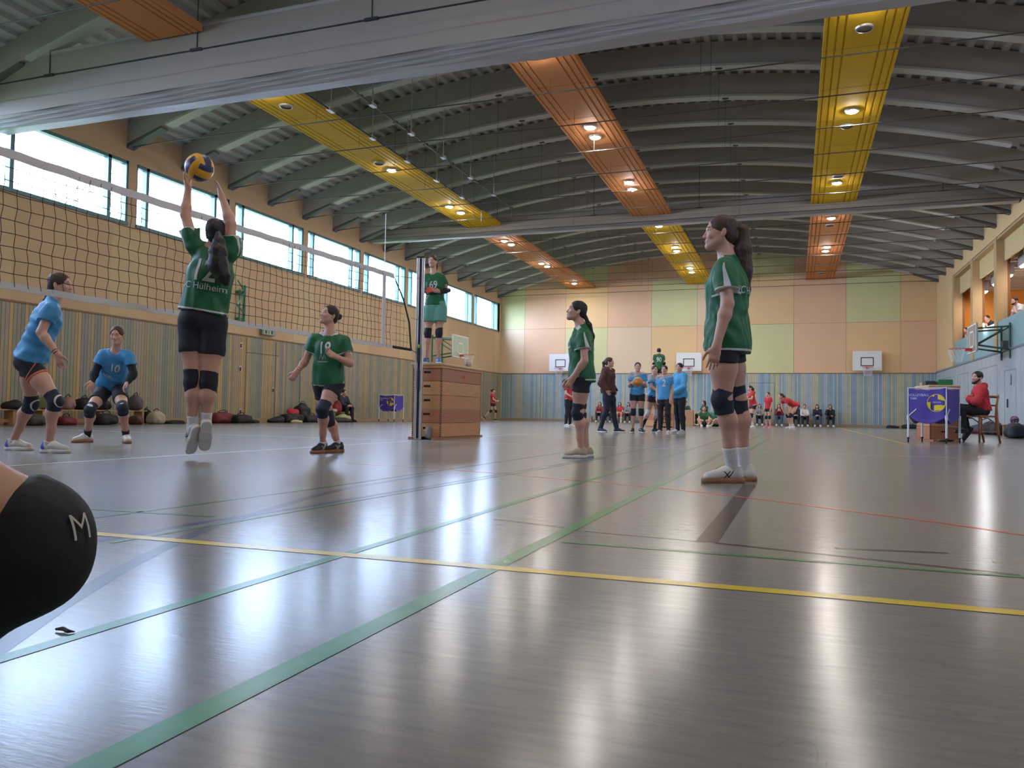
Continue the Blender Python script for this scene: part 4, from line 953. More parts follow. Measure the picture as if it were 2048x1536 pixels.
# player in the middle
J = JP(7.22, hd=(1153, 622), nk=(1163, 652), pv=(1163, 752), ls=(1167, 672, -.13), rs=(1163, 670, .13), le=(1169, 722, -.17), lw=(1145, 756, -.13), lh=(1133, 779, -.10),
       re=(1160, 722, .17), rw=(1138, 758, .10), rh=(1128, 778, .06), lk=(1156, 823, -.05), la=(1162, 894, -.03), lt=(1130, 910, -.08), rk=(1161, 823, .10), ra=(1174, 890, .14), rt=(1150, 905, .14))
J['la'][2] = .07; J['ra'][2] = .07
person('player in green shirt and beige trainers standing in the middle, looking up in profile', J, cv(-1, .22, .12), hup=cv(.22, 1, 0), s=.90, res=.0068, hair='black',
       tail=[(*at(1171, 634, 7.2), .018), (*at(1178, 650, 7.2), .026), (*at(1184, 672, 7.2), .026), (*at(1185, 690, 7.2), .012)],
       top='green', trim=('hem',), stripe=True, tophem=.035, pads='navy', padshape=1, socks=None, shoe='beige', sole='white', palm=(cv(.3, 0, -1), cv(.1, 0, 1)), curl=(.35, .35), deco=[('16', 'f', 0, .66, .13, 'shirt_number'), ('ALPEN', 'f', 0, .38, .03, 'shirt_lettering')])
# player with number 19
J = JP(7.35, hd=(658, 631), nk=(660, 668), pv=(657, 762), rs=(628, 681, .03), ls=(689, 684, -.03), re=(611, 722, .05), rw=(594, 743, -.03), rh=(579, 766, -.05), le=(700, 727, -.06), lw=(671, 713, -.20), lh=(648, 697, -.24),
       lk=(645, 817, -.15), la=(646, 879, .0), lt=(626, 897, -.16), rk=(657, 836, .10), ra=(677, 881, .16), rt=(652, 893, .02))
J['la'][2] = .070; J['ra'][2] = .070
person('player with number 19 on green shirt, stepping forward and looking up to the ball', J, cv(-.62, .30, .72), hup=cv(.22, 1, -.2), s=.90, res=.0068, hair='dark', hairstyle='bun', top='green', trim=('hem',), stripe=True, tophem=.045,
       pads='navy', socks='white', sockh=.05, shoe='black', sole='gum', accent='white', bands='r', palm=(cv(.5, 0, .2), cv(0, .2, -1)), curl=(.5, .7), deco=[('19', 'f', .0, .68, .13, 'shirt_number'), ('/\\/\\', 'f', -.02, .50, .05, 'shirt_logo'), ('WEISSENSTEIN', 'f', -.02, .40, .013, 'shirt_lettering')])
# jumping player
J = JP(5.95, hd=(433, 467, 0), nk=(428, 499, 0), pv=(406, 640, 0), ls=(388, 492, .0), rs=(461, 505, .0), le=(371, 430, .02), lw=(376, 377, .06), lh=(368, 345, .08), re=(462, 447, .02), rw=(443, 392, .05), rh=(434, 358, .07),
       lk=(386, 761, -.02), la=(384, 856, .05), lt=(370, 905, .16), rk=(417, 765, -.02), ra=(412, 848, .05), rt=(408, 897, .16))
person('jumping player in green seen from behind, both hands up at the ball', J, cv(-.2, .3, -1), hup=cv(-.05, 1, .15), s=1.0, res=.0062, hair='black', tail=[(*at(437, 468, 5.83), .022), (*at(438, 484, 5.79), .042), (*at(436, 505, 5.76), .064), (*at(436, 530, 5.75), .070), (*at(446, 552, 5.75), .052), (*at(452, 566, 5.76), .026)],
       top='green', trim=('hem',), stripe=True, tophem=-.07, slen=.52, pads='black', socks='white', sockh=.10, shoe='white', sole='white', accent='black', palm=(cv(.7, .3, 0), cv(-.7, .3, 0)), curl=(.18, .18), fat=1.12, legw=1.08,
       deco=[('12', 'b', .0, .66, .17, 'shirt_number'), ('VC H\u00fclheim', 'b', .0, .45, .05, 'shirt_lettering')])
# blue player at the left
J = JP(6.66, hd=(121, 570), nk=(108, 600), pv=(61, 722), rs=(101, 621, -.14), ls=(103, 615, .15), re=(82, 665, -.20), rw=(115, 708, -.22), rh=(124, 742, -.22), le=(80, 670, .22), lw=(50, 722, .22), lh=(40, 750, .22),
       rk=(111, 801, -.10), ra=(98, 882, -.03), rt=(140, 900, -.05), lk=(62, 806, .16), la=(26, 878, .26), lt=(60, 898, .24))
J['la'][2] = .074; J['ra'][2] = .074
person('player in light blue shirt at the far left, bent forward behind the net in profile', J, cv(1, .05, -.10), hup=cv(.05, 1, 0), s=.96, res=.0065, hair='brown', hairstyle='tail', tail=[(*at(106, 568, 6.66), .018), (*at(98, 582, 6.66), .024), (*at(92, 600, 6.66), .02), (*at(90, 612, 6.66), .01)],
       top='blue', tophem=-.035, slen=.34, pads='navy', trim=('pad',), socks='white', sockh=.03, shoe='white', sole='white', accent='blue', bands='r', trimleg='coral', palm=(cv(0, 0, 1), cv(0, 0, -1)), curl=(.4, .4), deco=[('5', 'b', 0, .58, .18, 'shirt_number')])
# blue player number 10
J = JP(8.66, hd=(234, 671, -.04), nk=(232, 703, .02), pv=(224, 770, .22), rs=(206, 711, .0), ls=(259, 714, .0), re=(190, 744, -.02), rw=(184, 764, -.10), rh=(179, 782, -.18), le=(267, 748, -.02), lw=(254, 766, -.10), lh=(242, 784, -.18),
       rk=(180, 819, -.20), ra=(175, 865, -.02), rt=(158, 878, -.12), lk=(245, 815, -.22), la=(253, 865, -.02), lt=(257, 880, -.22), hr=(211, 779, .20), hl=(238, 779, .20))
J['la'][2] = .074; J['ra'][2] = .074
person('player with number 10 on light blue shirt, crouching ready with black long sleeves underneath', J, cv(.15, .18, 1), hup=cv(0, 1, .1), s=.94, res=.0075, hair='brown', hairstyle='bun', top='blue', tophem=.02, slen=.6, pads='navy', trim=('pad',), socks='black', sockh=.09, shoe='white', sole='gum',
       under=('black', 'arm'), palm=(cv(.5, -.5, 0), cv(-.5, -.5, 0)), curl=(.5, .4), deco=[('10', 'f', .055, .66, .10, 'shirt_number'), ('AOK', 'f', -.02, .40, .04, 'shirt_lettering')])

# ---------------------------------------------------------------- vault box and the girl keeping score on it
def vault(name, c, ax, ay, L_, Wd, H, tiers, label, group=None):
    """c: near corner centre on the floor, ax along the length, ay across"""
    ax = np.array((*ax, 0.)); ay = np.array((*ay, 0.)); az = np.array((0, 0, 1.)); cc = np.array((*c, 0.))
    r = empty(name, tuple(cc), label=label, cat='vault box', group=group)
    wds = [mat('vault_wood_a', (.50, .23, .09), .4, var=.25, vscale=5, stretch=(1, 1, 9)), mat('vault_wood_b', (.40, .15, .07), .4, var=.25, vscale=5, stretch=(1, 1, 9)), mat('vault_wood_c', (.56, .27, .11), .4, var=.25, vscale=5, stretch=(1, 1, 9))]
    z0 = .035; th = (H-.06-z0)/tiers
    MB().obox(cc+ay*(Wd/2-.05)+az*.018, ax, ay, az, L_/2+.14, .035, .017).obox(cc-ay*(Wd/2-.05)+az*.018, ax, ay, az, L_/2+.14, .035, .017).build('runner', wds[1], r)
    for i in range(tiers):
        za = z0+i*th; mb = MB(); t = .022; hz = th/2-.003; zc = az*(za+th/2)
        for sg in (-1, 1):
            mb.obox(cc+ay*sg*(Wd/2-t/2)+zc, ax, ay, az, L_/2-.0, t/2, hz)
            # end board with a grip slot
            e = cc+ax*sg*(L_/2-t/2)
            for (u0, u1, w0, w1) in ((-Wd/2+t, -.055, -hz, hz), (.055, Wd/2-t, -hz, hz), (-.055, .055, -hz, .010), (-.055, .055, .042, hz)):
                mb.obox(e+zc+ay*(u0+u1)/2+az*(w0+w1)/2, ax, ay, az, t/2, (u1-u0)/2, (w1-w0)/2)
        nf = 7
        for sa in (-1, 1):
            for sb in (-1, 1):
                for k in range(nf):
                    mb.obox(cc+ax*sa*(L_/2+.0008)+ay*sb*(Wd/2-t/2)+az*(za+th*(k+.5)/nf), ax, ay, az, .0015, t/2, th/nf/4, 1)
                    mb.obox(cc+ay*sb*(Wd/2+.0008)+ax*sa*(L_/2-t/2)+az*(za+th*(k+.5)/nf), ax, ay, az, t/2, .0015, th/nf/4, 1)
        o = mb.build('box_section', [wds[(i*2+tiers) % 3], mat('joint_dark', (.08, .04, .02), .6)], r)
        MB().obox(cc+ax*(L_/2-t-.004)+zc+az*.028, ax, ay, az, .002, .085, .03).obox(cc-ax*(L_/2-t-.004)+zc+az*.028, ax, ay, az, .002, .085, .03).build('slot_shade', M_black, o)  # black sheets behind the grip openings paint the shade of the hollow
    MB().obox(cc+az*(H-.06), ax, ay, az, L_/2+.02, Wd/2+.02, .012).build('lid_board', wds[2], r)
    MB().obox(cc+az*(H-.024), ax, ay, az, L_/2+.03, Wd/2+.03, .024).build('leather_pad', mat('leather_tan', (.50, .33, .19), .5), r, bevel=.02)
    return r
# corners of the box on the floor
cB = np.array((-4.76, 10.24)); ex = np.array((0., 1.)); ey = np.array((-1., 0.))
VL, VW = 1.50, .46
vc = cB+ey*VW/2+ex*VL/2
vb = vault('vault_box', vc, ex, ey, VL, VW, 1.10, 5, 'large wooden vault box with five sections standing beside the net post')
nE = -ex
text_obj('BENZ', 'maker_mark', (*(cB+ex*.80-ey*.0008), .93), (*ex, 0), (0, 0, 1), .045, M_red, vb)
MB().lathe((*(cB-ex*.09+ey*.15), .10), [(.001, -.02), (.09, -.02), (.09, .02), (.001, .02)], 24, axis=(*ey, 0)).build('transport_wheel', mat('wheel_grey', (.28, .28, .28), .5), vb)
dU = 11.62
J = JP(dU, hd=(865.5, 523), nk=(867, 549), pv=(870, 612), rs=(853, 556), ls=(884, 556), re=(846, 580, .03), rw=(856, 584, -.14), rh=(866, 579, -.17), le=(894, 581, .03), lw=(879, 583, -.13), lh=(862, 580, -.18),
       rk=(856, 666, -.02), ra=(853, 710), rt=(840, 722, -.20), lk=(878, 665, -.02), la=(877, 710), lt=(880, 722, -.25), hr=(861, 620), hl=(880, 620))
for a in ('la', 'ra'): J[a][2] = 1.10+.068
for a in ('lt', 'rt'): J[a][2] = 1.10+.03
J['org'] = (float((J['la']+J['ra'])[0]/2), float((J['la']+J['ra'])[1]/2), 1.10)
person('girl with number 69 on green shirt standing on top of the large vault box', J, cv(-.35, .0, 1), hup=cv(0, 1, 0), s=.86, res=.0075, hair='brown', hairstyle='tail', top='green', tophem=-.02, bottom='wide', bcol='teal', pads='black', socks='black', sockh=.03, shoe='blue', sole='white', accent='white',
       under=('black', 'forearm'), palm=(cv(0, -.3, -1), cv(0, -.3, -1)), curl=(.7, .7), deco=[('69', 'f', .0, .64, .13, 'shirt_number')])
MB().lathe(at(858, 580, dU-.20), [(.001, -.012), (.04, -.012), (.045, 0), (.04, .012), (.001, .012)], 20, axis=tuple(cv(-.2, .3, 1))).build('score_flipper', M_red, org=at(858, 580, dU-.20), smooth=False, label='small red thing held in the hands of girl number 69 on the vault box', cat='whistle case')

# ---------------------------------------------------------------- the volleyball above the jumping player
def volleyball(c, r, label, ax=(0, 0, 1), fwv=(0, 1, 0), cols_=None, group=None):
    nU, nV = 48, 32; v = []; f = []; m_ = []; F_ = frame(ax, fwv)
    for j in range(nV+1):
        for i in range(nU):
            a = math.pi*j/nV; b = 2*math.pi*i/nU; d = np.array((math.cos(b)*math.sin(a), math.sin(b)*math.sin(a), math.cos(a)))
            A = np.abs(d); k = int(np.argmax(A)); u = d[(k+1) % 3]/A[k]; g = abs(((u+1)*1.5) % 1-.5) > .46 or A[k]-np.sort(A)[1] < .02
            v.append(np.array(c)+F_.T@(d*(r-(.0018 if g else 0))))
    for j in range(nV):
        for i in range(nU):
            f.append((j*nU+i, (j+1)*nU+i, (j+1)*nU+(i+1) % nU, j*nU+(i+1) % nU)); a = math.pi*(j+.5)/nV; b = 2*math.pi*(i+.5)/nU
            d = np.array((math.cos(b)*math.sin(a), math.sin(b)*math.sin(a), math.cos(a))); A = np.abs(d); k = int(np.argmax(A)); u = d[(k+1) % 3]/A[k]
            st = int((u+1)*1.5); m_.append((k+st) % 2 if st != 1 else (k+1) % 2)
    return mobj('volleyball', v, f, cols_ or [mat('ball_yellow', (.72, .36, .02), .42), mat('ball_navy', (.02, .03, .10), .42)], org=c, smooth=True, mi=m_, label=label, cat='ball', group=group)
volleyball(at(399, 335, 5.93), .105, 'yellow and blue volleyball above the hands of the jumping player', ax=cv(.5, .6, .3), fwv=cv(.7, -.6, .4), cols_=[MATS.get('ball_yellow') or mat('ball_yellow', (.72, .36, .02), .42), mat('ball_navy', (.02, .03, .10), .42)])

# ---------------------------------------------------------------- net, antenna, post
nA = np.array((-5.42, 1.4)); nB = np.array((-5.14, 9.45)); nd = nrm(nB-nA); NL = float(np.linalg.norm(nB-nA)); nn_ = np.array((nd[1], -nd[0]))
net = empty('volleyball_net', (*((nA+nB)/2), 1.24), label='black volleyball net with white tapes stretched across the left court', cat='net')
def npnt(t, z, w=0): p = nA+nd*t+nn_*w; return (p[0], p[1], z)
def zt(t): return 2.235-.035*math.sin(math.pi*t/NL)
def zb(t): return 1.27-.02*math.sin(math.pi*t/NL)
mb = MB(); c_ = NL; k = 0
cell = .10; nv = int(NL/cell)
for i in range(nv+1):
    t = i*cell; pts = []
    for j in range(11):
        z = zb(t)+(zt(t)-zb(t))*j/10; pts.append(npnt(t+.007*math.sin(j*3.1+i*.05)+.006*math.sin(i*.7), z, .008*math.sin(i*.5+j)))
    mb.tube(pts, .0029, 4, cap=False)
for j in range(1, 10):
    pts = []
    for i in range(0, nv+1): 
        t = i*cell; z = zb(t)+(zt(t)-zb(t))*j/10; pts.append(npnt(t, z+.004*math.sin(i*1.3+j), .008*math.sin(i*.5+j)))
    mb.tube(pts, .0029, 4, cap=False)
mb.build('netting', mat('net_cord', (.025, .02, .022), .8), net)
def tape(z_of, h, nm, m, t0=0, t1=NL):
    v = []; f = []; K = 80
    for i in range(K+1):
        t = t0+(t1-t0)*i/K; z = z_of(t)
        for (w, dz) in ((-.006, -h/2), (.006, -h/2), (.006, h/2), (-.006, h/2)): v.append(npnt(t, z+dz+.003*math.sin(i*1.7), w))
    for i in range(K):
        for q in range(4): f.append((i*4+q, (i+1)*4+q, (i+1)*4+(q+1) % 4, i*4+(q+1) % 4))
    f += [(0, 1, 2, 3), (K*4+3, K*4+2, K*4+1, K*4)]
    mobj(nm, v, f, m, net)
M_tape = mat('net_tape', (.60, .60, .60), .7, var=.06, vscale=8)
tape(zt, .065, 'top_tape', M_tape); tape(zb, .05, 'bottom_tape', M_tape)
pe = np.array((-5.046, 10.079))
# slack side edge: black rope, leaning outwards at the bottom
MB().tube([npnt(NL, zt(NL)), npnt(NL+.28, 1.95), npnt(NL+.45, 1.65), npnt(NL+.52, 1.27)], [.006, .012, .014, .014], 6).build('side_rope', M_black, net)
mb = MB()
for i in range(1, 6):
    t = NL+.1*i
    zs = 2.2-i*.17; mb.tube([npnt(t, zb(NL)), npnt(t, zs)], .0023, 4)
for j in range(1, 9):
    z = 1.27+.096*j; f_ = .52-.5*(j/10)**1.3; mb.tube([npnt(NL, z), npnt(NL+f_, z)], .0023, 4)
mb.tube([npnt(NL, 1.27), npnt(NL+.52, 1.27)], .02, 6)
mb.build('net_end', MATS['net_cord'], net)
MB().tube([npnt(NL, zt(NL)), (pe[0], pe[1]-.06, 2.29)], .004, 5).tube([npnt(NL+.52, 1.27), (pe[0], pe[1]-.06, 1.22)], .005, 5).tube([npnt(NL+.5, 1.72), (pe[0], pe[1]-.06, 1.70)], .004, 5).build('tension_rope', M_green, net)
# antenna with its sleeve
ta = 7.78
an = MB().tube([npnt(ta, 1.27, .02), npnt(ta, 3.02, .02)], .006, 8).build('net_antenna', M_white, org=npnt(ta, 1.27, .02), label='thin white antenna rod rising above the net near the post', cat='antenna')
MB().box(*[q for q in (0, 0, 0, 0, 0, 0)]) if False else None
p0 = npnt(ta, 1.75, .015)
MB().obox(np.array(npnt(ta, 1.76, .02)), (*nd, 0), (*nn_, 0), (0, 0, 1), .035, .006, .48).build('sleeve', M_tape, an)
# post
po = empty('net_post', (pe[0], pe[1], 0), label='tall aluminium net post beside the large vault box', cat='net post')
prof = [(-.055, -.045), (-.018, -.045), (-.018, -.02), (.018, -.02), (.018, -.045), (.055, -.045), (.055, .045), (-.055, .045)]
ax_ = np.array((*nrm(cR[:2]), 0)); ay_ = np.array((*nrm(cF[:2]), 0))
MB().prism(prof, (pe[0], pe[1], 0), ax_, ay_, (0, 0, 1), 2.60).build('post_profile', M_alu, po, bevel=.006)
MB().obox(np.array((pe[0], pe[1], 1.3))-ay_*.022, ax_, ay_, (0, 0, 1), .017, .003, 1.28).build('slot', mat('slot_navy', (.02, .025, .05), .4), po)
MB().obox(np.array((pe[0], pe[1], 2.6)), ax_, ay_, (0, 0, 1), .057, .047, .012).build('cap', M_black, po)
MB().obox(np.array((pe[0], pe[1], 1.2))-ay_*.06, ax_, ay_, (0, 0, 1), .02, .02, .10).tube([np.array((pe[0], pe[1], 1.0))-ay_*.06, np.array((pe[0], pe[1], .7))-ay_*.06], .012, 8).build('winch', MATS['slot_navy'], po)
MB().obox(np.array((pe[0], pe[1], 1.32))-ay_*.052, ax_, ay_, (0, 0, 1), .012, .008, .03).build('clip', mat('clip_lime', (.45, .6, .05), .5), po)

# ---------------------------------------------------------------- the sitting neighbour at the left edge, and the bench
be = empty('gym_bench', (-.5, 0, 0), label='wooden gym bench just below the camera', cat='bench')
MB().box(-2.2, 1.4, -.16, .115, .30, .325).build('seat', M_wood, be, bevel=.004)
for x in (-1.9, -.4, 1.1): MB().box(x-.03, x+.03, -.14, .09, 0, .30).build('leg', M_wood, be)
Kk = at(30, 1092, .84)
kx, ky, kz = (float(q) for q in Kk)
J = dict(hd=(kx-.42, .62, 1.16), nk=(kx-.44, .54, .98), pv=(kx-.40, ky-.28, .47), ls=(kx-.60, .54, .92), rs=(kx-.28, .50, .92), le=(kx-.66, .66, .70), re=(kx-.34, .64, .66), lw=(kx-.56, .80, .54), rw=(kx-.36, .72, .46), lh=(kx-.50, .86, .48), rh=(kx-.34, .78, .40),
         hl=(kx-.46, ky-.30, .465), hr=(kx-.27, ky-.26, .47), rk=tuple(Kk), lk=(kx-.36, ky+.10, .33), ra=(kx-.15, ky-.17, .085), la=(kx-.40, ky-.20, .11), rt=(kx-.12, ky-.02, .03), lt=(kx-.38, ky-.08, .03))
person('crouching person at the left edge beside the camera, only a black knee pad in view', J, (.2, 1, 0), s=1.0, res=.0065, hair='dark', hairstyle='bun', top='green', tophem=.0, pads='black', socks='white', shoe='white', sole='white', skin='tan', palm=((0, 0, -1), (0, 0, -1)), legw=1.2, padlen=(.015, .12), deco=None)
lk_ = [o for o in COL.objects if o.name.startswith('knee_pad') and o.parent and o.parent.get('label', '').startswith('crouching person')]
for o in lk_:
    ctr = np.mean([np.array(v.co) for v in o.data.vertices][::50], 0)+base_of(o.parent)
    if np.linalg.norm(ctr-Kk) < .15:
        Vv = [tuple(np.array(v.co)+base_of(o.parent)) for v in o.data.vertices]; bv = BVHTree.FromPolygons(Vv, [tuple(p.vertices) for p in o.data.polygons])
        dd = nrm(cv(1, .12, .12)); rr_ = nrm(np.cross((0, 0, 1), dd)); decal('M', bv, np.array(Kk)+dd*.3+np.array((0, 0, .012)), -dd, rr_, np.cross(dd, rr_), .03, CL['white'], o, 'pad_logo')
# small crumb of tape on the floor
q_ = fl(128, 1265)
MB().tube([q_+np.array((-.02, 0, .004)), q_+np.array((-.005, .002, .006)), q_+np.array((.012, -.002, .004)), q_+np.array((.022, .003, .003))], [.002, .004, .0035, .001], 5).tube([q_+np.array((-.005, .004, .003)), q_+np.array((.01, -.006, .003))], .0012, 4).build('dried_leaf', mat('leaf_brown', (.05, .03, .02), .8), org=q_, label='small dark scrap lying on the floor at the lower left', cat='debris')

# ================================================================ people further away
STAND = dict(hd=(0, .02, 1.53), nk=(0, -.01, 1.385), pv=(0, 0, .93), ls=(.140, -.01, 1.335), le=(.172, -.03, 1.06), lw=(.170, .06, .83), lh=(.162, .09, .75), lk=(.09, .015, .49), la=(.10, -.03, .078), lt=(.13, .12, .03))
SIT = dict(hd=(0, .10, 1.00), nk=(0, .05, .85), pv=(0, .02, .44), ls=(.142, .06, .80), le=(.17, .20, .58), lw=(.08, .38, .54), lh=(.02, .43, .55), lk=(.12, .38, .47), la=(.12, .40, .078), lt=(.14, .55, .03), hl=(.09, .05, .435))
FLOOR = dict(hd=(0, .06, .72), nk=(0, .02, .57), pv=(0, 0, .12), ls=(.158, .02, .52), le=(.20, .16, .32), lw=(.12, .36, .28), lh=(.06, .42, .26), lk=(.22, .30, .30), la=(.10, .46, .078), lt=(.12, .60, .04), hl=(.09, .03, .12))
def far(label, base, h, fv, pose, over=None, **kw):
    s = h/1.65; base = np.array(base, float); f = nrm((fv[0], fv[1], 0)); l = np.cross((0, 0, 1), f); u = np.array((0, 0, 1.))
    P_ = {}
    for k, v in pose.items():
        P_[k] = v
        if k[0] == 'l' and len(k) == 2: P_['r'+k[1]] = (-v[0], v[1], v[2])
        if k == 'hl': P_['hr'] = (-v[0], v[1], v[2])
    P_.update(over or {})
    J = {k: base+(l*v[0]+f*v[1]+u*v[2])*s for k, v in P_.items()}
    for k in ('la', 'ra'):
        if (P_[k][2]) <= .0781: J[k][2] = base[2]+.078*s
    J['org'] = tuple(base)
    look = kw.pop('look', None); look = f if look is None else look
    kw.setdefault('res', .0115); kw.setdefault('fat', .92)
    return person(label, J, look, s=s, **kw)
g = 'people waiting in the middle of the hall'
def drop(px, py): p = fl(px, py); return (p[0], p[1], 0)
far('woman in maroon hooded jumper with hands in pockets, standing in the hall', drop(1216, 865), 1.68, cv(.8, 0, .6), STAND, dict(lk=(.12, .06, .49), la=(.13, .14, .078), lt=(.17, .30, .03), ra=(-.13, -.12, .078), rt=(-.17, .02, .03), le=(.24, -.05, 1.06), re=(-.24, -.05, 1.06), lw=(.19, .06, .90), rw=(-.19, .06, .90), lh=(.15, .10, .84), rh=(-.15, .10, .84)), look=cv(1, -.05, .35),
    top='maroon', sleeve='hoodie', hood=True, bottom='trousers', bcol='navy', pads=None, socks='white', shoe='black', sole='white', hair='brown', tophem=.06, group=g, res=.009)
bg = far('girl in light blue shirt holding a ball in front of her chest', drop(1274, 866), 1.58, cv(-.15, 0, 1), STAND, dict(le=(.185, .02, 1.08), lw=(.15, .24, 1.15), lh=(.09, .29, 1.17), re=(-.185, .02, 1.08), rw=(-.15, .24, 1.15), rh=(-.09, .29, 1.17)), top='blue', pads='black', socks=None, shoe='black', sole='white', hair='dark', tophem=.05, trim=('yoke',), group=g, res=.009)
bp = np.array(drop(1274, 866)); fq = nrm(cv(-.15, 0, 1)*(1, 1, 0)); volleyball(bp+fq*.352+np.array((0, 0, 1.12)), .105, 'orange ball held by the girl in the light blue shirt', cols_=[mat('ball_orange', (.55, .22, .03), .5), mat('ball_orange_dark', (.42, .16, .03), .5)])
far('girl with number 6 on light blue shirt, leaning beside the girl numbered 2', drop(1307, 865.5), 1.55, cv(.75, 0, .65), STAND, dict(le=(.18, .04, 1.10), lw=(.10, .22, 1.0), lh=(.03, .27, 1.0), re=(-.18, .04, 1.10), rw=(-.12, .22, .98), rh=(-.04, .26, .98), rk=(-.12, -.08, .49), ra=(-.16, -.26, .078), rt=(-.24, -.12, .03)), look=cv(.2, -.1, 1),
    top='blue', pads='white', socks='black', sockh=.30, shoe='black', sole='white', hair='dark', hairstyle='bun', tophem=.05, trim=('yoke',), group=g, res=.009, deco=[('6', 'f', .0, .64, .14, 'shirt_number')])
far('girl with number 2 on light blue shirt and black leggings', drop(1328, 869), 1.46, cv(-.45, 0, .9), STAND, dict(lh=(.20, .02, .74)), top='blue', bottom='trousers', bcol='black', pads=None, socks=None, shoe='grey', sole='white', hair='dark', hairstyle='bun', tophem=.10, trim=('yoke',), group=g, res=.009, deco=[('2', 'f', .02, .60, .17, 'shirt_number')])
far('girl in light blue hooded jumper with joined hands', drop(1359, 868), 1.56, cv(-.9, 0, .45), STAND, dict(le=(.21, .05, 1.08), lw=(.09, .24, .95), lh=(.02, .28, .90), re=(-.21, .05, 1.08), rw=(-.09, .24, .95), rh=(-.02, .28, .90)), look=cv(-.7, 0, .8), top='hood', sleeve='hoodie', hood=True, bottom='trousers', bcol='black', pads=None, socks=None, shoe='grey', sole='white', hair='black', hairstyle='short', tophem=.10, group=g, res=.009)
# vault box in the distance with a scorer on top
fb = fl(1300, 856); vault('vault_box', (fb[0], 26.2), nrm(np.array((-.45, 1.))), nrm(np.array((-1., -.45))), 1.1, .66, 1.12, 5, 'wooden vault box behind the group, in front of the far court')
p9 = at(1300, 790, depth((fb[0], 26.2, 1.12))); p9[2] = 1.12; p9[0] = fb[0]-.05; p9[1] = 26.2
far('player with number 90 on green shirt standing on the distant vault box, seen from behind', p9, 1.52, cv(.1, 0, -1), STAND, dict(le=(.185, .02, 1.08), lw=(.16, .20, 1.10), lh=(.10, .26, 1.12), re=(-.20, .02, 1.08), rw=(-.16, .18, 1.0), rh=(-.10, .24, 1.02)), top='green', pads='black', socks='black', shoe='black', sole='white', hair='black', hairstyle='short', tophem=.04, under=('black', 'forearm'), deco=[('90', 'b', 0, .62, .17, 'shirt_number')], res=.009)
# players on the far court
g = 'players in red on the far court'
R_ = dict(top='red', group=g, hair='dark', sole='white', tophem=.05)
far('player in red running at the far left corner', drop(985, 842), 1.50, cv(1, 0, .1), STAND, dict(lk=(.09, .16, .50), la=(.10, .10, .078), lt=(.12, .25, .03), rk=(-.09, -.08, .50), ra=(-.09, -.42, .20), rt=(-.10, -.30, .06), le=(.20, -.12, 1.10), lw=(.20, .08, .98), lh=(.19, .14, .96), re=(-.20, .05, 1.08), rw=(-.16, .24, 1.0), rh=(-.14, .30, 1.02)), pads='black', socks=None, shoe='black', hairstyle='bun', **R_)
far('player in red with black leggings, half hidden behind the middle player', drop(1137, 854), 1.52, cv(.7, 0, .7), STAND, dict(le=(.22, .06, 1.08), lw=(.12, .22, .98), lh=(.06, .27, .98), re=(-.22, .06, 1.08), rw=(-.12, .22, .98), rh=(-.06, .27, .98)), bottom='trousers', bcol='black', pads=None, socks='white', shoe='white', **R_)
far('player in red standing with long dark ponytail, right beside the tall player', drop(1503, 857), 1.50, cv(-1, 0, .15), STAND, dict(hd=(0, .07, 1.50), nk=(0, .04, 1.36), pv=(0, -.06, .90), lk=(.10, .06, .49), le=(.2, .10, 1.10), lw=(.18, .32, 1.08), lh=(.16, .38, 1.08), re=(-.2, .10, 1.10), rw=(-.18, .32, 1.08), rh=(-.16, .38, 1.08)), pads='black', socks='white', sockh=.16, shoe='white', **R_)
far('player in red with pink shoes standing at the far court', drop(1536, 856), 1.32, cv(-.8, 0, .6), STAND, None, pads='black', socks=None, shoe='pink', hairstyle='bun', **R_)
far('player in red bending forward with hands on her knees', drop(1583, 858), 1.55, cv(-1, 0, .15), STAND, dict(hd=(0, .42, 1.20), nk=(0, .30, 1.10), pv=(0, -.16, .86), ls=(.158, .27, 1.05), rs=(-.158, .27, 1.05), le=(.18, .28, .82), re=(-.18, .28, .82), lw=(.13, .22, .60), rw=(-.13, .22, .60), lh=(.12, .20, .54), rh=(-.12, .20, .54), lk=(.11, .12, .50), rk=(-.11, .10, .50)), look=cv(-1, 0, .1), pads='black', socks='white', shoe='white', **R_)
# seated along the end wall
YS = 38.42
benches = [(-9.9, -6.6), (-4.9, 1.0)]
for i, (a, b) in enumerate(benches):
    be = empty('gym_bench', ((a+b)/2, YS+.05, 0), label='long low wooden bench along the end wall, %s' % ('left one' if i == 0 else 'right one'), cat='bench', group='benches along the end wall')
    MB().box(a, b, YS-.06, YS+.20, .27, .30).build('seat', M_wood, be)
    for x in (a+.3, (a+b)/2, b-.3): MB().box(x-.03, x+.03, YS-.05, YS+.19, 0, .27).build('leg', M_wood, be)
def wallx(px): return float(plane(px, 840, 1, YS)[0])
g = 'spectators sitting along the end wall'
def sit(px, label, h=1.5, top='black', bcol='black', over=None, **kw):
    kw.setdefault('pads', None); kw.setdefault('hair', 'dark'); kw.setdefault('hairstyle', 'loose'); kw.setdefault('shoe', 'white'); kw.setdefault('socks', 'white'); kw.setdefault('bottom', 'trousers'); kw.setdefault('sleeve', 'long')
    far(label, (wallx(px), YS, 0), h, (.05, -1), SIT, over, top=top, bcol=bcol, group=g, tophem=.0, sole='white', res=.013, **kw)
sit(1200, 'seated spectator in black and red at the left of the maroon jumper woman', top='darkred')
sit(1218, 'seated spectator in dark red seen between the legs of the maroon jumper woman', top='darkred')
sit(1240, 'seated player in red shirt and white socks behind the group', top='red', sleeve='short', bottom='wide', bcol='red', sockh=.3)
sit(1257, 'seated spectator in grey top with long hair behind the girl holding the ball', top='grey')
sit(1519, 'seated spectator in grey jumper, first one right of the tall player', top='grey')
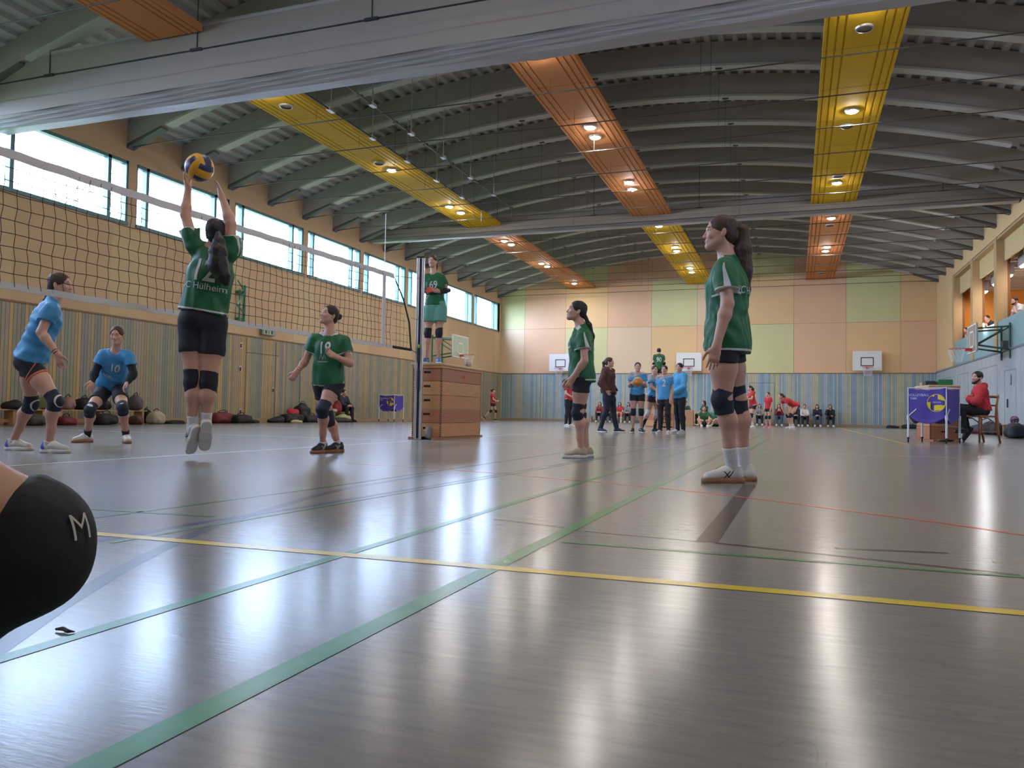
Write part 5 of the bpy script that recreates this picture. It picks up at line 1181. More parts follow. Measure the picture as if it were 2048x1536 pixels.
sit(1558, 'seated spectator in dark red jumper and blue jeans, hands at the face', top='darkred', bcol='jeans', over=dict(lw=(.05, .28, .76), rw=(-.05, .28, .76), lh=(.02, .26, .84), rh=(-.02, .26, .84)))
sit(1591, 'seated spectator in dark teal hidden behind the bending player', top='navy')
sit(1609, 'seated spectator in white hooded jumper', top='white', hairstyle='bun')
sit(1634, 'seated spectator in dark blue jumper and jeans with long hair', top='navy', bcol='jeans')
sit(1660, 'seated spectator in black, last at the right end of the bench', top='black', over=dict(rw=(-.12, .20, .86), rh=(-.10, .16, .94), re=(-.2, .24, .64)))
g = 'players in green sitting on the far floor'
def fsit(px, py, label, fv, **kw):
    b = drop(px, py); far(label, b, 1.5, fv, FLOOR, kw.pop('over', None), top='green', pads=None, socks='white', shoe='white', sole='white', hair='dark', bottom='shorts', tophem=.0, res=.012, group=g, **kw)
fsit(1408, 855, 'player in green sitting cross-legged on the floor by the wooden box', cv(-.2, 0, 1))
fsit(1431, 855, 'player in green sitting on the floor with knees drawn up, close to the tall player', cv(-.7, 0, .6))
# plain wooden box with two girls leaning on it
b1 = fl(1374, 852); wb = MB().box(b1[0]-.22, b1[0]+.22, b1[1], b1[1]+.4, 0, .62).build('wooden_box', mat('box_tan', (.46, .26, .14), .5, var=.1, vscale=3), org=(b1[0], b1[1]+.2, 0), bevel=.01, label='plain light brown box on the floor of the far court', cat='box')
far('girl in green with dark hair sitting behind the plain brown box', (b1[0]+.62, b1[1]+.75, 0), 1.5, (-.7, -.6), SIT, None, top='dgreen', pads=None, hair='dark', hairstyle='loose', bottom='trousers', bcol='black', tophem=0, res=.013)
far('girl in green leaning her arms on the plain brown box', (b1[0]-.22, b1[1]+1.05, 0), 1.5, (.3, -.9), SIT, None, top='dgreen', pads=None, hair='dark', hairstyle='bun', bottom='trousers', bcol='black', tophem=0, res=.013)
far('player in red with pink shoes beside the plain brown box', (b1[0]-.75, b1[1]+.7, 0), 1.42, (.7, -.6), STAND, dict(hd=(0, .30, 1.25), nk=(0, .2, 1.13), pv=(0, -.1, .80), ls=(.158, .18, 1.08), rs=(-.158, .18, 1.08), le=(.2, .25, .86), re=(-.2, .25, .86), lw=(.15, .4, .76), rw=(-.15, .4, .76), lh=(.12, .46, .74), rh=(-.12, .46, .74)), top='red', pads='black', socks=None, shoe='pink', sole='white', hair='dark', tophem=.0)

# ---------------------------------------------------------------- scorer in red with his chair, box and ball trolley
sb = fl(1863, 882.5); vdir = nrm(sb[:2]); vper = np.array((vdir[1], -vdir[0]))
ex2 = nrm(vdir*math.cos(.30)-vper*math.sin(.30)); ey2 = np.array((ex2[1], -ex2[0])); ctr = sb[:2]+ey2*.21+ex2*.36
tb = vault('vault_box', ctr, ex2, ey2, .80, .50, 1.06, 4, 'wooden vault box used as a table behind the purple ball trolley')
tz = 1.062
gb = np.array((*(ctr+ey2*.08-ex2*.15), tz)); ex3 = (*ex2, 0); ey3 = (*ey2, 0)
MB().obox(gb+np.array((0, 0, .055)), ey3, ex3, (0, 0, 1), .13, .09, .055).build('first_aid_box', mat('box_green', (.01, .16, .05), .45), org=gb, bevel=.012, label='green plastic box on top of the wooden table box', cat='box')
gb2 = np.array((*(ctr-ey2*.17-ex2*.12), tz))
MB().obox(gb2+np.array((0, 0, .04)), ey3, ex3, (0, 0, 1), .09, .08, .04).add([], []).build('flip_board', M_black, org=gb2, bevel=.006, label='small black box left of the green box on the wooden table box', cat='box')
gb3 = np.array((*(ctr-ey2*.20+ex2*.12), tz)); MB().obox(gb3+np.array((0, 0, .03)), ey3, ex3, (0, 0, 1), .05, .08, .03).build('carton', mat('carton', (.40, .24, .14), .7), org=gb3, label='little brown carton at the left edge of the wooden table box', cat='box')

def trolley(C, vd, ps, Wd, zt_, zb_, label, group, txt=True):
    vd = np.array(vd); vp = np.array((vd[1], -vd[0])); fr_ = nrm(vp*math.cos(ps)-vd*math.sin(ps)); sd_ = nrm(vd*math.cos(ps)+vp*math.sin(ps)); C = np.array(C, float)[:2]
    c3 = C-fr_*Wd/2+sd_*Wd/2; r = empty('ball_trolley', (*c3, 0), label=label, cat='ball trolley', group=group)
    P4 = [C-fr_*Wd, C, C+sd_*Wd, C-fr_*Wd+sd_*Wd]
    # cloth basket: top square sagging between corners, belly hanging lower
    n_ = 12; v = []; f = []; ring = []
    for e in range(4):
        a, b = P4[e], P4[(e+1) % 4]
        for i in range(n_): ring.append((e, i/n_, a+(b-a)*i/n_))
    nr = len(ring); rows = 9
    cc = (P4[0]+P4[2])/2
    for j in range(rows+1):
        q = j/rows
        for (e, t, p) in ring:
            mid = math.sin(math.pi*t); z = zt_-.035*mid*(1-q)-(zt_-zb_)*q-.13*mid*q**2
            pin = p+(cc-p)*(.04*mid+.02*math.sin(9*t+e+3*q)*mid); v.append((*pin, z))
    for j in range(rows):
        for i in range(nr): f.append((j*nr+i, (j+1)*nr+i, (j+1)*nr+(i+1) % nr, j*nr+(i+1) % nr))
    f.append(tuple(rows*nr+i for i in range(nr)))
    M_pur = mat('trolley_purple', (.060, .032, .30), .55, bump=.35, bscale=9)
    bk = mobj('cloth_basket', v, f, M_pur, r, smooth=True)
    for i, p in enumerate(P4):
        MB().tube([(*p, .07), (*p, zb_+.02)], .018, 8).build('leg', mat('tube_white', (.68, .70, .78), .35), r)
        MB().tube([(*p, zb_+.02), (*p, zt_+.01)], .009, 6).tube([(*p, zt_+.01), (*P4[(i+1) % 4], zt_+.01)], .008, 6).build('frame', MATS['tube_white'], r)
        MB().lathe((p[0], p[1], .038), [(.001, -.012), (.036, -.012), (.038, 0), (.036, .012), (.001, .012)], 16, axis=(*vp, 0)).obox((p[0], p[1], .075), (1, 0, 0), (0, 1, 0), (0, 0, 1), .02, .02, .012).build('caster', M_black, r)
        m1 = (P4[i]+P4[(i+1) % 4])/2
        MB().tube([(*p, zb_+.0), (*(p+(m1-p)*.45), zb_+.13)], .011, 6).tube([(*p, zb_+.02), (*p, zb_-.06)], .024, 8).build('brace', MATS['tube_white'], r)
    nrmv = np.array((*-sd_, 0)); F3 = np.array((*fr_, 0)); o0 = np.array((*(C-fr_*Wd/2), 0))
    bvh = BVHTree.FromPolygons(v, f)
    U3 = np.array((0, 0, 1.))
    if txt:
        decal('VOLLEYBALL', bvh, o0-F3*Wd*.22+U3*(zt_-.12)+nrmv*.3, -nrmv, F3, U3, .045*Wd/.63, mat('print_white', (.55, .55, .75), .6), bk, 'lettering')
        decal('TIME', bvh, o0-F3*Wd*.36+U3*(zt_-.18)+nrmv*.3, -nrmv, F3, U3, .04*Wd/.63, MATS['print_white'], bk, 'lettering')
    # printed ball: shapes cut from circles
    def shape(fn, m, nm, off):
        R = .155*Wd/.63; N_ = 40; vv = []; ff = []; idx = {}; oc = o0+F3*Wd*.24+U3*((zt_+zb_)/2-.01)
        for a in range(-N_, N_):
            for b in range(-N_, N_):
                x, y = (a+.5)/N_, (b+.5)/N_
                if fn(x, y):
                    q = []
                    for (da, db) in ((0, 0), (1, 0), (1, 1), (0, 1)):
                        kk = (a+da, b+db)
                        if kk not in idx:
                            P0 = oc+F3*(kk[0]/N_*R)+U3*(kk[1]/N_*R)+nrmv*.3; hit = bvh.ray_cast(Vector(P0), Vector(-nrmv), 1.0)
                            if hit[0] is None: idx[kk] = None
                            else: idx[kk] = len(vv); vv.append(np.array(hit[0])+nrmv*off)
                        q.append(idx[kk])
                    if None not in q: ff.append(tuple(q))
        if ff: mobj(nm, vv, ff, m, bk)
    rr = lambda x, y: math.hypot(x, y)
    Y_ = mat('print_yellow', (.72, .55, .02), .6); K_ = mat('print_black', (.012, .01, .03), .6)
    shape(lambda x, y: .93 < rr(x, y) < 1.0, Y_, 'ball_outline', .004)
    shape(lambda x, y: rr(x, y) < .93 and y < -.22-.2*(x-.3)**2 and x > -.25 and y > -.85+.1*x, Y_, 'ball_print', .0045)
    shape(lambda x, y: rr(x, y) < .92 and y > .28+.25*(.7-x) and x > .15, Y_, 'ball_print', .0045)
    shape(lambda x, y: rr(x, y) < .92 and x < -.62 and -.75 < y < .1, Y_, 'ball_print', .0045)
    shape(lambda x, y: rr(x, y) < .93 and -.62 < x < -.45 and -.8 < y < -.1, K_, 'ball_print', .0045)
    shape(lambda x, y: rr(x, y) < .90 and y > .72 and -.5 < x < -.2, Y_, 'ball_print', .0045)
    if txt: decal('MIKASA', bvh, o0+F3*Wd*.26+U3*((zt_+zb_)/2+.0)+nrmv*.3, -nrmv, F3, U3, .028*Wd/.63, MATS['print_white'], bk, 'lettering', off=.007)
    return r
Cc = fl(1893, 887); trolley(Cc, nrm(Cc[:2]), .33, .63, .955, .46, 'purple ball trolley on white legs in front of the seated man in red', 'ball trolleys')

# chair and man
cb = fl(1960, 885); ch = empty('wooden_chair', (cb[0], cb[1], 0), label='brown wooden chair under the man in the red jumper', cat='chair')
fwv_ = nrm(cv(-1, 0, .25)*(1, 1, 0)); lfv = np.cross((0, 0, 1), fwv_); M_ch = mat('chair_wood', (.34, .15, .07), .4, var=.2, vscale=6, stretch=(1, 1, .3))
def CH(f_, l_, z): return np.array((cb[0], cb[1], 0))+fwv_*f_+lfv*l_+np.array((0, 0, z))
SZ = .50
MB().prism([(-.19, -.20), (.20, -.21), (.23, 0), (.20, .21), (-.19, .20)], CH(0, 0, SZ-.035), fwv_, lfv, (0, 0, 1), .035).build('seat', M_ch, ch, bevel=.008)
for l_ in (-.18, .18):
    MB().tube([CH(-.27, l_, 0), CH(-.21, l_, .25), CH(-.19, l_, SZ-.02), CH(-.20, l_*.95, .66), CH(-.25, l_*.9, .88)], [.018, .026, .030, .020, .015], 8).build('rear_leg', M_ch, ch, smooth=True)
    MB().tube([CH(.19, l_, 0), CH(.18, l_, SZ-.03)], [.017, .022], 8).build('front_leg', M_ch, ch, smooth=True)
    MB().tube([CH(-.20, l_, .27), CH(-.13, l_, .38), CH(-.02, l_, .44), CH(.12, l_, .465)], .010, 6).tube([CH(.18, l_, .34), CH(.12, l_, .42), CH(.0, l_, .455)], .009, 6).build('curved_brace', M_ch, ch, smooth=True)
    MB().tube([CH(-.22, l_, .20), CH(.185, l_, .20)], .011, 6).build('stretcher', M_ch, ch)
MB().tube([CH(-.24, -.17, .84), CH(-.27, 0, .85), CH(-.24, .17, .84)], .024, 8).tube([CH(-.21, -.17, .68), CH(-.235, 0, .69), CH(-.21, .17, .68)], .016, 8).build('backrest', M_ch, ch, smooth=True)
dM = depth((cb[0], cb[1], .6))
J = JP(dM, hd=(1954, 755), nk=(1958, 772), pv=(1962, 820), ls=(1963, 780, -.15), rs=(1957, 779, .15), le=(1953, 804, -.22), re=(1946, 803, .18), lw=(1936, 798, -.04), lh=(1930, 795, .05), rw=(1938, 797, .02), rh=(1941, 793, -.08),
       lk=(1920, 818, -.12), la=(1928, 857, -.14), lt=(1917, 871, -.18), rk=(1921, 815, .12), ra=(1934, 858, .10), rt=(1924, 872, .10), hl=(1961, 823, -.09), hr=(1961, 822, .09))
J['org'] = (cb[0], cb[1], 0)
person('bearded man in red hooded jumper sitting with crossed arms on the wooden chair', J, cv(-1, -.02, .35), hup=cv(.06, 1, 0), s=1.08, res=.008, hair='black', hairstyle='short', beard=True, top='red', sleeve='hoodie', hood=True, bottom='trousers', bcol='black', pads=None, socks=None, shoe='black', sole='black', tophem=-.01, palm=(cv(1, 0, 0), cv(1, 0, 0)), curl=(.5, .5))

# ---------------------------------------------------------------- gallery visitors
GV = [((2030, 606), 'man in white shirt leaning on the gallery parapet with a hand at his face', 'white', 'black', 'short', 1.75), ((1974, 636), 'dark-haired person in black behind the bright phone light on the gallery', 'black', 'black', 'short', 1.65), ((1924, 664), 'person in green on the gallery at the far end', 'dgreen', 'black', 'short', 1.6)]
for (px, lb, tp, hr_, hs_, h_) in GV:
    q = plane(*px, 0, XR+.35); 
    far(lb, (XR+.50, min(q[1]+.04, 34.62), 2.52), h_, (-1, -.25), STAND, dict(hd=(0, .16, 1.42), nk=(0, .08, 1.31), pv=(0, -.18, .92), ls=(.158, .04, 1.24), rs=(-.158, .04, 1.24), le=(.2, .14, 1.0), re=(-.2, .14, 1.0), lw=(.08, .20, 1.14), lh=(.05, .20, 1.23), rw=(-.06, .22, 1.0), rh=(.02, .24, 1.02)), look=(-1, -.8, -.25), top=tp, bottom='trousers', bcol='jeans', pads=None, socks=None, shoe='black', sole='white', hair=hr_, hairstyle=hs_, tophem=.03, res=.012, beard=(tp == 'white'))
q = plane(1968, 652, 0, XR-.02)
ph = MB().box(XR-.02, XR+.0, q[1]-.04, q[1]+.04, q[2]-.08, q[2]+.08).build('glow_box', M_black, org=q, label='small dark box with a glowing disc at the gallery parapet', cat='glow_box')
MB().lathe((XR-.024, q[1], q[2]+.02), [(.001, -.006), (.07, 0), (.075, .006)], 16, axis=(-1, 0, 0)).build('glow_disc', mat('disc_glow', (1, 1, 1), .4, emis=((.95, .95, 1), 300)), ph)  # glowing disc marks a bright spot of unknown cause

# ---------------------------------------------------------------- basketball boards
def hoop_net(r, c, rad, m):
    mb = MB()
    for i in range(12):
        a = 2*math.pi*i/12; b = 2*math.pi*(i+1)/12; c2 = 2*math.pi*(i-1)/12
        P = lambda an, k: (c[0]+math.cos(an)*rad*(1-.35*k), c[1]+math.sin(an)*rad*(1-.35*k), c[2]-.40*k)
        mb.tube([P(a, 0), P((a+b)/2, .33), P(a, .66), P((a+b)/2, 1)], .004, 4).tube([P(a, 0), P((a+c2)/2, .33), P(a, .66), P((a+c2)/2, 1)], .004, 4)
    mb.build('hoop_net', m, r)
def board_end(xc, label):
    r = empty('basketball_board', (xc, D-.40, 2.56), label=label, cat='basketball board', group='end wall basketball boards'); z0, z1, w = 2.56, 3.44, .60; y = D-.42
    MB().box(xc-w, xc+w, y, y+.03, z0, z1).build('backboard', M_white, r, bevel=.004)
    mb = MB()
    for (a, b, c, d) in ((-.27, .27, 2.76, 2.80), (-.27, .27, 3.12, 3.16), (-.27, -.23, 2.76, 3.16), (.23, .27, 2.76, 3.16)): mb.box(xc+a, xc+b, y-.003, y, c, d)
    mb.build('target_frame', M_black, r)
    ring = [(xc+.225*math.cos(2*math.pi*i/24), y-.30+.225*math.sin(2*math.pi*i/24), 2.70) for i in range(25)]
    MB().tube(ring, .010, 6, cap=False).box(xc-.06, xc+.06, y-.08, y, 2.64, 2.72).build('rim', M_red, r)
    hoop_net(r, (xc, y-.30, 2.70), .225, MATS['tube_white'])
    MB().tube([(xc-.35, y+.03, 2.65), (xc-.35, D, 2.65)], .02, 6).tube([(xc+.35, y+.03, 2.65), (xc+.35, D, 2.65)], .02, 6).tube([(xc-.35, y+.03, 3.3), (xc-.35, D, 3.3)], .02, 6).tube([(xc+.35, y+.03, 3.3), (xc+.35, D, 3.3)], .02, 6).build('wall_bracket', M_dark, r)
board_end(-11.28, 'white basketball board on the end wall, leftmost, behind the middle player')
board_end(-4.83, 'white basketball board on the end wall, middle one above the light blue jumper girl')
board_end(3.05, 'white basketball board on the end wall, rightmost above the purple trolley')
def board_side(wx, bxp, y0, y1, z0, z1, sgn, label, mcol, fcol=None):
    yc = (y0+y1)/2; r = empty('basketball_board', (bxp, yc, z0), label=label, cat='basketball board', group='side wall basketball boards')
    MB().box(bxp-.02, bxp+.02, y0, y1, z0, z1).build('backboard', mcol, r, bevel=.004)
    mb = MB(); xf = bxp-sgn*.022
    for (a, b, c, d) in ((-.30, .30, z0+.15, z0+.20), (-.30, .30, z0+.60, z0+.65), (-.30, -.25, z0+.15, z0+.65), (.25, .30, z0+.15, z0+.65), (y0-yc, y1-yc, z0, z0+.04), (y0-yc, y1-yc, z1-.04, z1), (y0-yc, y0-yc+.04, z0, z1), (y1-yc-.04, y1-yc, z0, z1)): mb.box(min(xf, xf-sgn*.004), max(xf, xf-sgn*.004), yc+a, yc+b, c, d)
    mb.build('target_frame', M_white, r)
    cx = bxp-sgn*.42; ring = [(cx+.225*math.cos(2*math.pi*i/24), yc+.225*math.sin(2*math.pi*i/24), z0+.13) for i in range(25)]
    MB().tube(ring, .010, 6, cap=False).box(min(bxp, bxp-sgn*.2), max(bxp, bxp-sgn*.2), yc-.07, yc+.07, z0+.06, z0+.14).build('rim', M_red, r)
    hoop_net(r, (cx, yc, z0+.13), .225, MATS['tube_white'])
    for dy in (-.5, .5):
        MB().tube([(bxp+sgn*.02, yc+dy, z0+.2), (wx, yc+dy, z0+.05)], .03, 6).tube([(bxp+sgn*.02, yc+dy, z1-.15), (wx, yc+dy, z1-.1)], .03, 6).tube([(wx-sgn*.03, yc+dy, z0-.2), (wx-sgn*.03, yc+dy, z1)], .03, 6).tube([(bxp+sgn*.03, yc+dy, z0+.2), (wx, yc+dy, z1-.1)], .02, 6).build('wall_frame', fcol or M_green, r)
ya = plane(1954.6, 700, 0, 5.0); yb = plane(1936, 700, 0, 5.0)
zt2 = plane(1945, 650, 0, 5.0)[2]; zb2 = plane(1945, 706, 0, 5.0)[2]
board_side(XR, 5.0, float(ya[1]), float(yb[1]), float(zb2), float(zt2), 1, 'glass basketball board swung out from the gallery wall', mat('board_glass', (.30, .34, .30), .2), mat('frame_dark_teal', (.03, .09, .08), .5))
board_side(XL, -13.6, 30.2, 31.9, 2.72, 3.68, -1, 'basketball board on the window wall behind the legs of girl number 69', mat('board_glass_green', (.38, .45, .38), .2))
# folded green frame on the window wall, seen through the net
gf = empty('folded_frame', (XL+.1, 18.1, 2.9), label='green steel wall frame on the window wall, seen through the net', cat='wall frame')
MB().box(XL-.01, XL+.12, 17.9, 18.2, 2.84, 2.92).box(XL-.01, XL+.12, 17.9, 18.2, 3.6, 3.68).tube([(XL+.12, 18.15, 2.85), (XL+.12, 18.15, 3.85)], .035, 6).tube([(XL+.12, 17.95, 2.85), (XL+.12, 17.95, 3.7)], .02, 6).build('upright', M_green, gf)
MB().tube([(XL+.15, 18.15, 3.65), (XL+.9, 16.9, 3.75)], .022, 6).tube([(XL+.15, 18.15, 3.05), (XL+.9, 16.9, 3.1)], .022, 6).tube([(XL+.15, 18.15, 3.7), (XL+.9, 16.9, 3.1)], .018, 6).build('arm', M_green, gf)
# emergency sign
sg = empty('emergency_sign', (XL, 19.3, 2.66), label='small emergency exit sign box above the striped boarding', cat='sign')
MB().box(XL+.0, XL+.10, 19.0, 19.6, 2.56, 2.78).build('housing', mat('sign_grey', (.20, .24, .20), .5), sg)
MB().box(XL+.10, XL+.104, 19.07, 19.55, 2.585, 2.755).build('sign_face', mat('sign_face', (.42, .50, .42), .4), sg)
MB().box(XL+.104, XL+.107, 19.12, 19.22, 2.60, 2.74).box(XL+.104, XL+.107, 19.28, 19.32, 2.60, 2.74).box(XL+.104, XL+.107, 19.40, 19.50, 2.60, 2.74).build('pictogram', mat('sign_dark', (.03, .10, .06), .4), sg)
lb_ = MB().box(XL, XL+.10, 34.3, 34.7, 2.58, 2.78).build('emergency_sign', MATS['sign_grey'], org=(XL, 34.5, 2.6), label='small dark sign box on the window wall right of the girl on the vault box', cat='sign')
# small grey box on parapet
q = plane(2013, 690, 0, XR); MB().box(XR-.12, XR+.02, q[1]-.12, q[1]+.12, q[2]-.10, q[2]+.12).build('loudspeaker', mat('speaker_grey', (.12, .13, .13), .5), org=q, label='small grey box fixed low on the teal gallery parapet', cat='loudspeaker')

# ---------------------------------------------------------------- bags, clothes and benches at the walls
def blob(name, y0, y1, z0, z1, x, th, colr, label, cat, group, seed=0, strap=True, kind='bag', res=.012, sub2=None, along='y', yb_=None):
    rs = np.random.RandomState(seed); S_ = SDF(res); c = (y0+y1)/2; w = (y1-y0)/2*.87; h = (z1-z0)
    def PT(a, b, z): return np.array((x+b, c+a, z)) if along == 'y' else np.array((c+a, x+b, z))
    fr_ = np.eye(3) if along == 'y' else np.array([(0, 1, 0), (1, 0, 0), (0, 0, 1)], float)
    if kind == 'bag':
        S_.bx(PT(0, 0, z0+h*.42), (th/2, w*.93, h*.42), fr_, min(w, th/2, h*.4)*.75, .02); S_.el(PT(0, 0, z0+h*.70), (th*.40, w*.75, h*.32), fr_, .05); S_.el(PT(w*.3*(1 if seed % 2 else -1), th*.35*(1 if x < 0 else -1), z0+h*.35), (th*.28, w*.40, h*.28), fr_, .02)
    else:
        for i in range(5): a = (rs.rand()-.5)*1.6*w; S_.el(PT(a, (rs.rand()-.5)*th*.4, z0+h*(.25+.3*rs.rand())), (th*(.3+.2*rs.rand()), w*(.35+.25*rs.rand()), h*(.25+.25*rs.rand())), fr_, .05)
        S_.el(PT(0, 0, z0+h*.2), (th*.5, w*.97, h*.3), fr_, .05)
    V, Q = S_.mesh(cuts=[((0, 0, -1), -z0-.001)], noise=wrinkle(.008, 1, (0, 0, 1), seed+.5, 14.))
    m = mat('bag_%d' % (hash(str(colr)) % 9973), colr, .7, bump=.3, bscale=20, var=.15, vscale=8)
    o = mobj(name, V, Q, m, org=(float(PT(0, 0, 0)[0]), float(PT(0, 0, 0)[1]), z0), smooth=True, label=label, cat=cat, group=group)
    if kind == 'bag' and strap:
        t = .5*w; MB().tube([PT(-t, 0, z1-.08*h), PT(-t*.6, .02, z1+.03), PT(0, .03, z1+.06), PT(t*.6, .02, z1+.03), PT(t, 0, z1-.08*h)], .010, 6).build('handle', M_black, o, smooth=True)
        MB().tube([PT(-w*.6, 0, z1-.02*h), PT(0, 0, z1+.006), PT(w*.6, 0, z1-.02*h)], .005, 5).build('zip', M_alu, o)
    return o
def LW(px, py=840, x=-14.1): return plane(px, py, 0, x)
def bagL(px0, px1, ptop, colr, label, z0=0., x=-14.1, th=.32, kind='bag', seed=1, cat='bag', name='sports_bag', strap=True, group='bags along the window wall'):
    y0, y1 = LW(px0, x=x)[1], LW(px1, x=x)[1]; z1 = float(LW((px0+px1)/2, ptop, x)[2]); z1 = max(z1, z0+.08)
    return blob(name, y0, y1, z0, z1, x, th, colr, label, cat, group, seed, strap, kind)
def benchL(px0, px1, label, x=-14.15):
    y0, y1 = LW(px0, x=x)[1], LW(px1, x=x)[1]; be = empty('gym_bench', (x, (y0+y1)/2, 0), label=label, cat='bench', group='benches along the window wall')
    MB().box(x-.13, x+.13, y0, y1, .285, .31).build('seat', M_wood, be, bevel=.003)
    for y in (y0+.15, (y0+y1)/2, y1-.15): MB().box(x-.12, x+.12, y-.03, y+.03, 0, .285).build('leg', M_wood, be)
    MB().box(x-.02, x+.02, y0+.15, y1-.15, .05, .12).build('ground_rail', M_wood, be)
    return be
benchL(-60, 92, 'low wooden bench under black clothes at the far left by the window wall'); benchL(100, 288, 'low wooden bench behind the crouching player number 10')
K = (.012, .012, .015)
bagL(2, 48, 797, K, 'black jacket heap at the left end of the bench by the striped wall', .31, kind='heap', seed=3, name='jacket', cat='jacket')
bagL(84, 98, 790, (.34, .36, .20), 'pale green plastic bag between the knees of the left blue player', .31, seed=4, strap=False)
bagL(120, 146, 794, (.34, .18, .17), 'pink cloth bag on the bench between the two blue players', .31, seed=5)
bagL(150, 182, 796, K, 'black backpack on the bench left of player number 10', .31, seed=6)
bagL(196, 216, 800, (.02, .02, .03), 'black backpack on the bench between the knees of player number 10', .31, seed=7)
bagL(258, 280, 790, (.10, .085, .10), 'greyish rucksack on the bench right of player number 10', .31, seed=8)
bagL(48, 88, 828, (.06, .055, .05), 'grey and black bag under the bench behind the left blue player', 0, seed=9, x=-13.75, strap=False)
bagL(112, 150, 832, (.16, .012, .025), 'red sports bag on the floor under the bench', 0, seed=10, x=-13.75)
bagL(190, 232, 826, (.015, .015, .02), 'black bag on the floor behind the legs of player number 10', 0, seed=11, x=-13.7)
bagL(262, 280, 830, (.10, .04, .03), 'dark red shoe bag on the floor right of player number 10', 0, seed=12, x=-13.75, strap=False)
bagL(284, 298, 819, K, 'black rucksack at the right end of the left bench', 0, seed=13)
bagL(296, 326, 822, (.42, .36, .27), 'beige backpack standing on the floor right of the bench', 0, seed=14, x=-13.9)
bagL(328, 372, 842, K, 'flat black cloth on the floor right of the beige backpack', 0, kind='heap', seed=15, name='jacket', cat='jacket')
bagL(418, 470, 824, (.16, .02, .03), 'dark red sports bag right of the jumping player', 0, seed=16)
bagL(462, 500, 829, K, 'black bag lying right of the dark red bag', 0, seed=17, x=-13.9)
bagL(492, 514, 842, K, 'black sleeve of clothes trailing on the floor, right of the black bag', 0, kind='heap', seed=18, name='jacket', cat='jacket')
bagL(533, 570, 832, (.015, .015, .025), 'black cloth heap left of the player number 19', 0, kind='heap', seed=19, name='jacket', cat='jacket')
bagL(562, 604, 826, K, 'black sports bag close to the player number 19', 0, seed=20)
bagL(576, 596, 816, (.45, .02, .04), 'bright red cloth lying on the black bags by player number 19', .20, kind='heap', seed=21, name='jacket', cat='jacket', th=.2)
bagL(590, 618, 806, K, 'tall black backpack left of player number 19', 0, seed=22, x=-14.3)
bagL(582, 602, 842, (.50, .47, .30), 'pair of pale yellow shoes on the floor by the black bags', 0, kind='heap', seed=23, name='shoe_pair', cat='shoes', x=-13.7, th=.2)
bagL(604, 640, 830, (.015, .015, .02), 'black bag hidden behind the legs of player number 19', 0, seed=24)
bagL(660, 700, 836, (.02, .02, .02), 'black bag under the bench of the seated spectator', 0, seed=25, x=-13.75, strap=False)
bagL(672, 698, 829, (.35, .38, .20), 'pale green bag under the bench of the seated spectator', 0.0, seed=26, x=-13.95, strap=False)
benchL(646, 708, 'low wooden bench of the seated spectator right of player number 19', x=-14.2)
q = LW(688, 840, -14.1)
far('spectator in dark jacket and red scarf sitting on the bench by the striped wall', (-14.2, q[1], 0), 1.6, (1, -.25), SIT, None, top='navy', sleeve='hoodie', hood=True, bottom='trousers', bcol='black', pads=None, socks=None, shoe='black', sole='black', hair='dark', hairstyle='short', tophem=0, res=.011)
q0 = np.array((-14.12, LW(675, 840, -14.1)[1])); 
bagL(666, 680, 800, (.22, .015, .03), 'dark red jacket hanging down beside the seated spectator', .31, kind='heap', seed=27, name='jacket', cat='jacket', th=.25)
bagL(655, 667, 818, (.42, .36, .26), 'beige bag on the bench left of the seated spectator', .31, seed=28, strap=False)
# second trolley by the window wall
C2 = fl(745, 846.5); C2 = np.array((-13.3, 24.7)); trolley(C2, nrm(C2), .55, .62, .95, .50, 'purple ball trolley by the striped wall, right of the seated spectator', 'ball trolleys')
# bags at the end wall and along the gallery wall
def bagE(px0, px1, ptop, colr, label, seed, y=38.5, **kw):
    x0, x1 = plane(px0, 850, 1, y)[0], plane(px1, 850, 1, y)[0]; z1 = float(plane((px0+px1)/2, ptop, 1, y)[2]); return blob('sports_bag', x0, x1, 0, max(.1, z1), y, .35, colr, label, 'bag', 'bags in the far right corner', seed, along='x', **kw)
bagE(1770, 1800, 850, K, 'flat black bag at the end wall, left one', 31, kind='heap'); bagE(1800, 1840, 849, (.02, .015, .015), 'black bag at the end wall left of the purple trolley', 32); bagE(1838, 1875, 845, (.10, .03, .02), 'brown bag at the end wall behind the purple trolley', 33)
def bagR(px0, px1, ptop, colr, label, seed, x=5.45, z0=0., **kw):
    y0, y1 = plane(px1, 860, 0, x)[1], plane(px0, 860, 0, x)[1]; z1 = float(plane((px0+px1)/2, ptop, 0, x)[2]); return blob('sports_bag', y0, y1, z0, max(z0+.1, z1), x, .36, colr, label, 'bag', 'bags along the gallery wall', seed, **kw)
bagR(1932, 1950, 858, (.30, .03, .10), 'pink and navy bag behind the wooden chair', 41, x=5.2); bagR(1948, 1972, 848, (.03, .04, .08), 'dark blue bag behind the chair back', 42); bagR(1972, 1986, 844, (.012, .012, .018), 'black bag right of the chair', 43); bagR(1984, 2004, 846, (.015, .015, .02), 'large black bag left of the small bench', 44)
bagR(2020, 2040, 846, (.015, .015, .025), 'black rucksack at the right edge beside the small bench', 45, x=4.9)
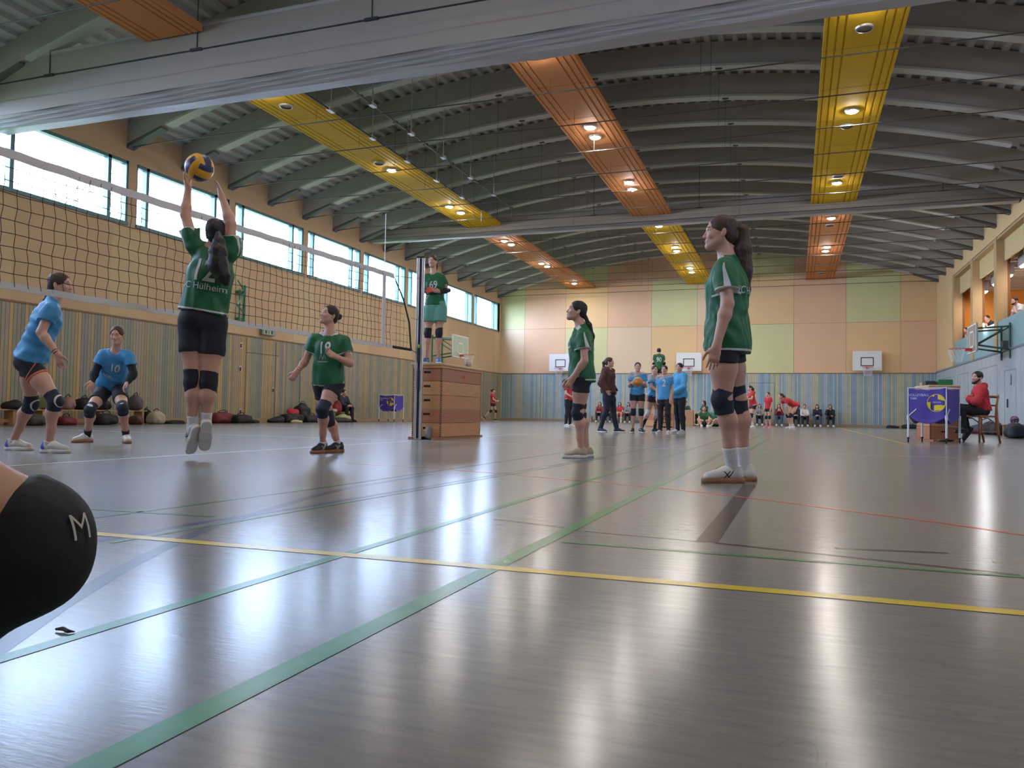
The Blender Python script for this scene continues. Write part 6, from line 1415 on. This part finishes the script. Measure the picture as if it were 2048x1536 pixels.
yq = plane(2020, 870, 0, 5.35); be = empty('gym_bench', (5.4, float(yq[1]), 0), label='small light wooden bench along the gallery wall', cat='bench')
y0 = float(plane(2044, 870, 0, 5.3)[1]); y1 = float(plane(2006, 870, 0, 5.3)[1])
MB().box(5.26, 5.54, y0, y1, .30, .33).build('seat', M_wood, be)
for y in (y0+.2, y1-.08): MB().box(5.28, 5.52, y-.03, y+.03, 0, .30).build('leg', M_wood, be)
hq = plane(2028, 848, 0, 5.35); 
volleyball((5.36, float(hq[1]), .33+.105), .105, 'dark ball with pink patches resting on the small light bench', cols_=[mat('ball_dark', (.03, .02, .06), .4), mat('ball_pinkish', (.35, .16, .22), .4)])
gbx = plane(1830, 850, 1, 37.5)

# ---------------------------------------------------------------- outside: ground and bare trees beyond the windows
MB().box(-60, XL-.3, -30, 60, -.4, -.3).build('ground', mat('grass_out', (.10, .13, .05), .9), kind='structure', label='ground outside')
M_bark = mat('bark_pale', (.20, .18, .09), .8, bump=.3, bscale=12)
def tree(x, y, h, seed, label):
    rs = np.random.RandomState(seed); mb = MB()
    def br(p, d, ln, r, lv):
        pts = [p]; rr = [r]; q = np.array(p, float); dd = nrm(d)
        for i in range(4):
            dd = nrm(dd+rs.randn(3)*.12+np.array((0, 0, .06))); q = q+dd*ln/4; pts.append(q.copy()); rr.append(r*(1-.14*(i+1)))
        mb.tube(pts, rr, 6 if lv < 2 else 4, cap=False)
        if lv < 4:
            for k in range(4 if lv < 3 else 3):
                i = 1+rs.randint(0, 4); a = rs.rand()*6.28; nd_ = nrm(dd*1.0+np.array((math.cos(a), math.sin(a), .2))*(.55 if lv else .5)); br(pts[i], nd_, ln*(.62+.15*rs.rand()), rr[i]*.55, lv+1)
    br((x, y, -.3), (0, 0, 1), h*.5, .16, 0)
    mb.build('bare_tree', M_bark, org=(x, y, -.3), label=label, cat='tree', group='bare trees outside')
tree(-23, 19.3, 12, 5, 'bare tree outside the leftmost window, nearest one'); tree(-31, 28.4, 15, 8, 'bare tree further back outside the leftmost window'); tree(-42, 35.5, 17, 11, 'bare thin tree furthest back outside the leftmost window')
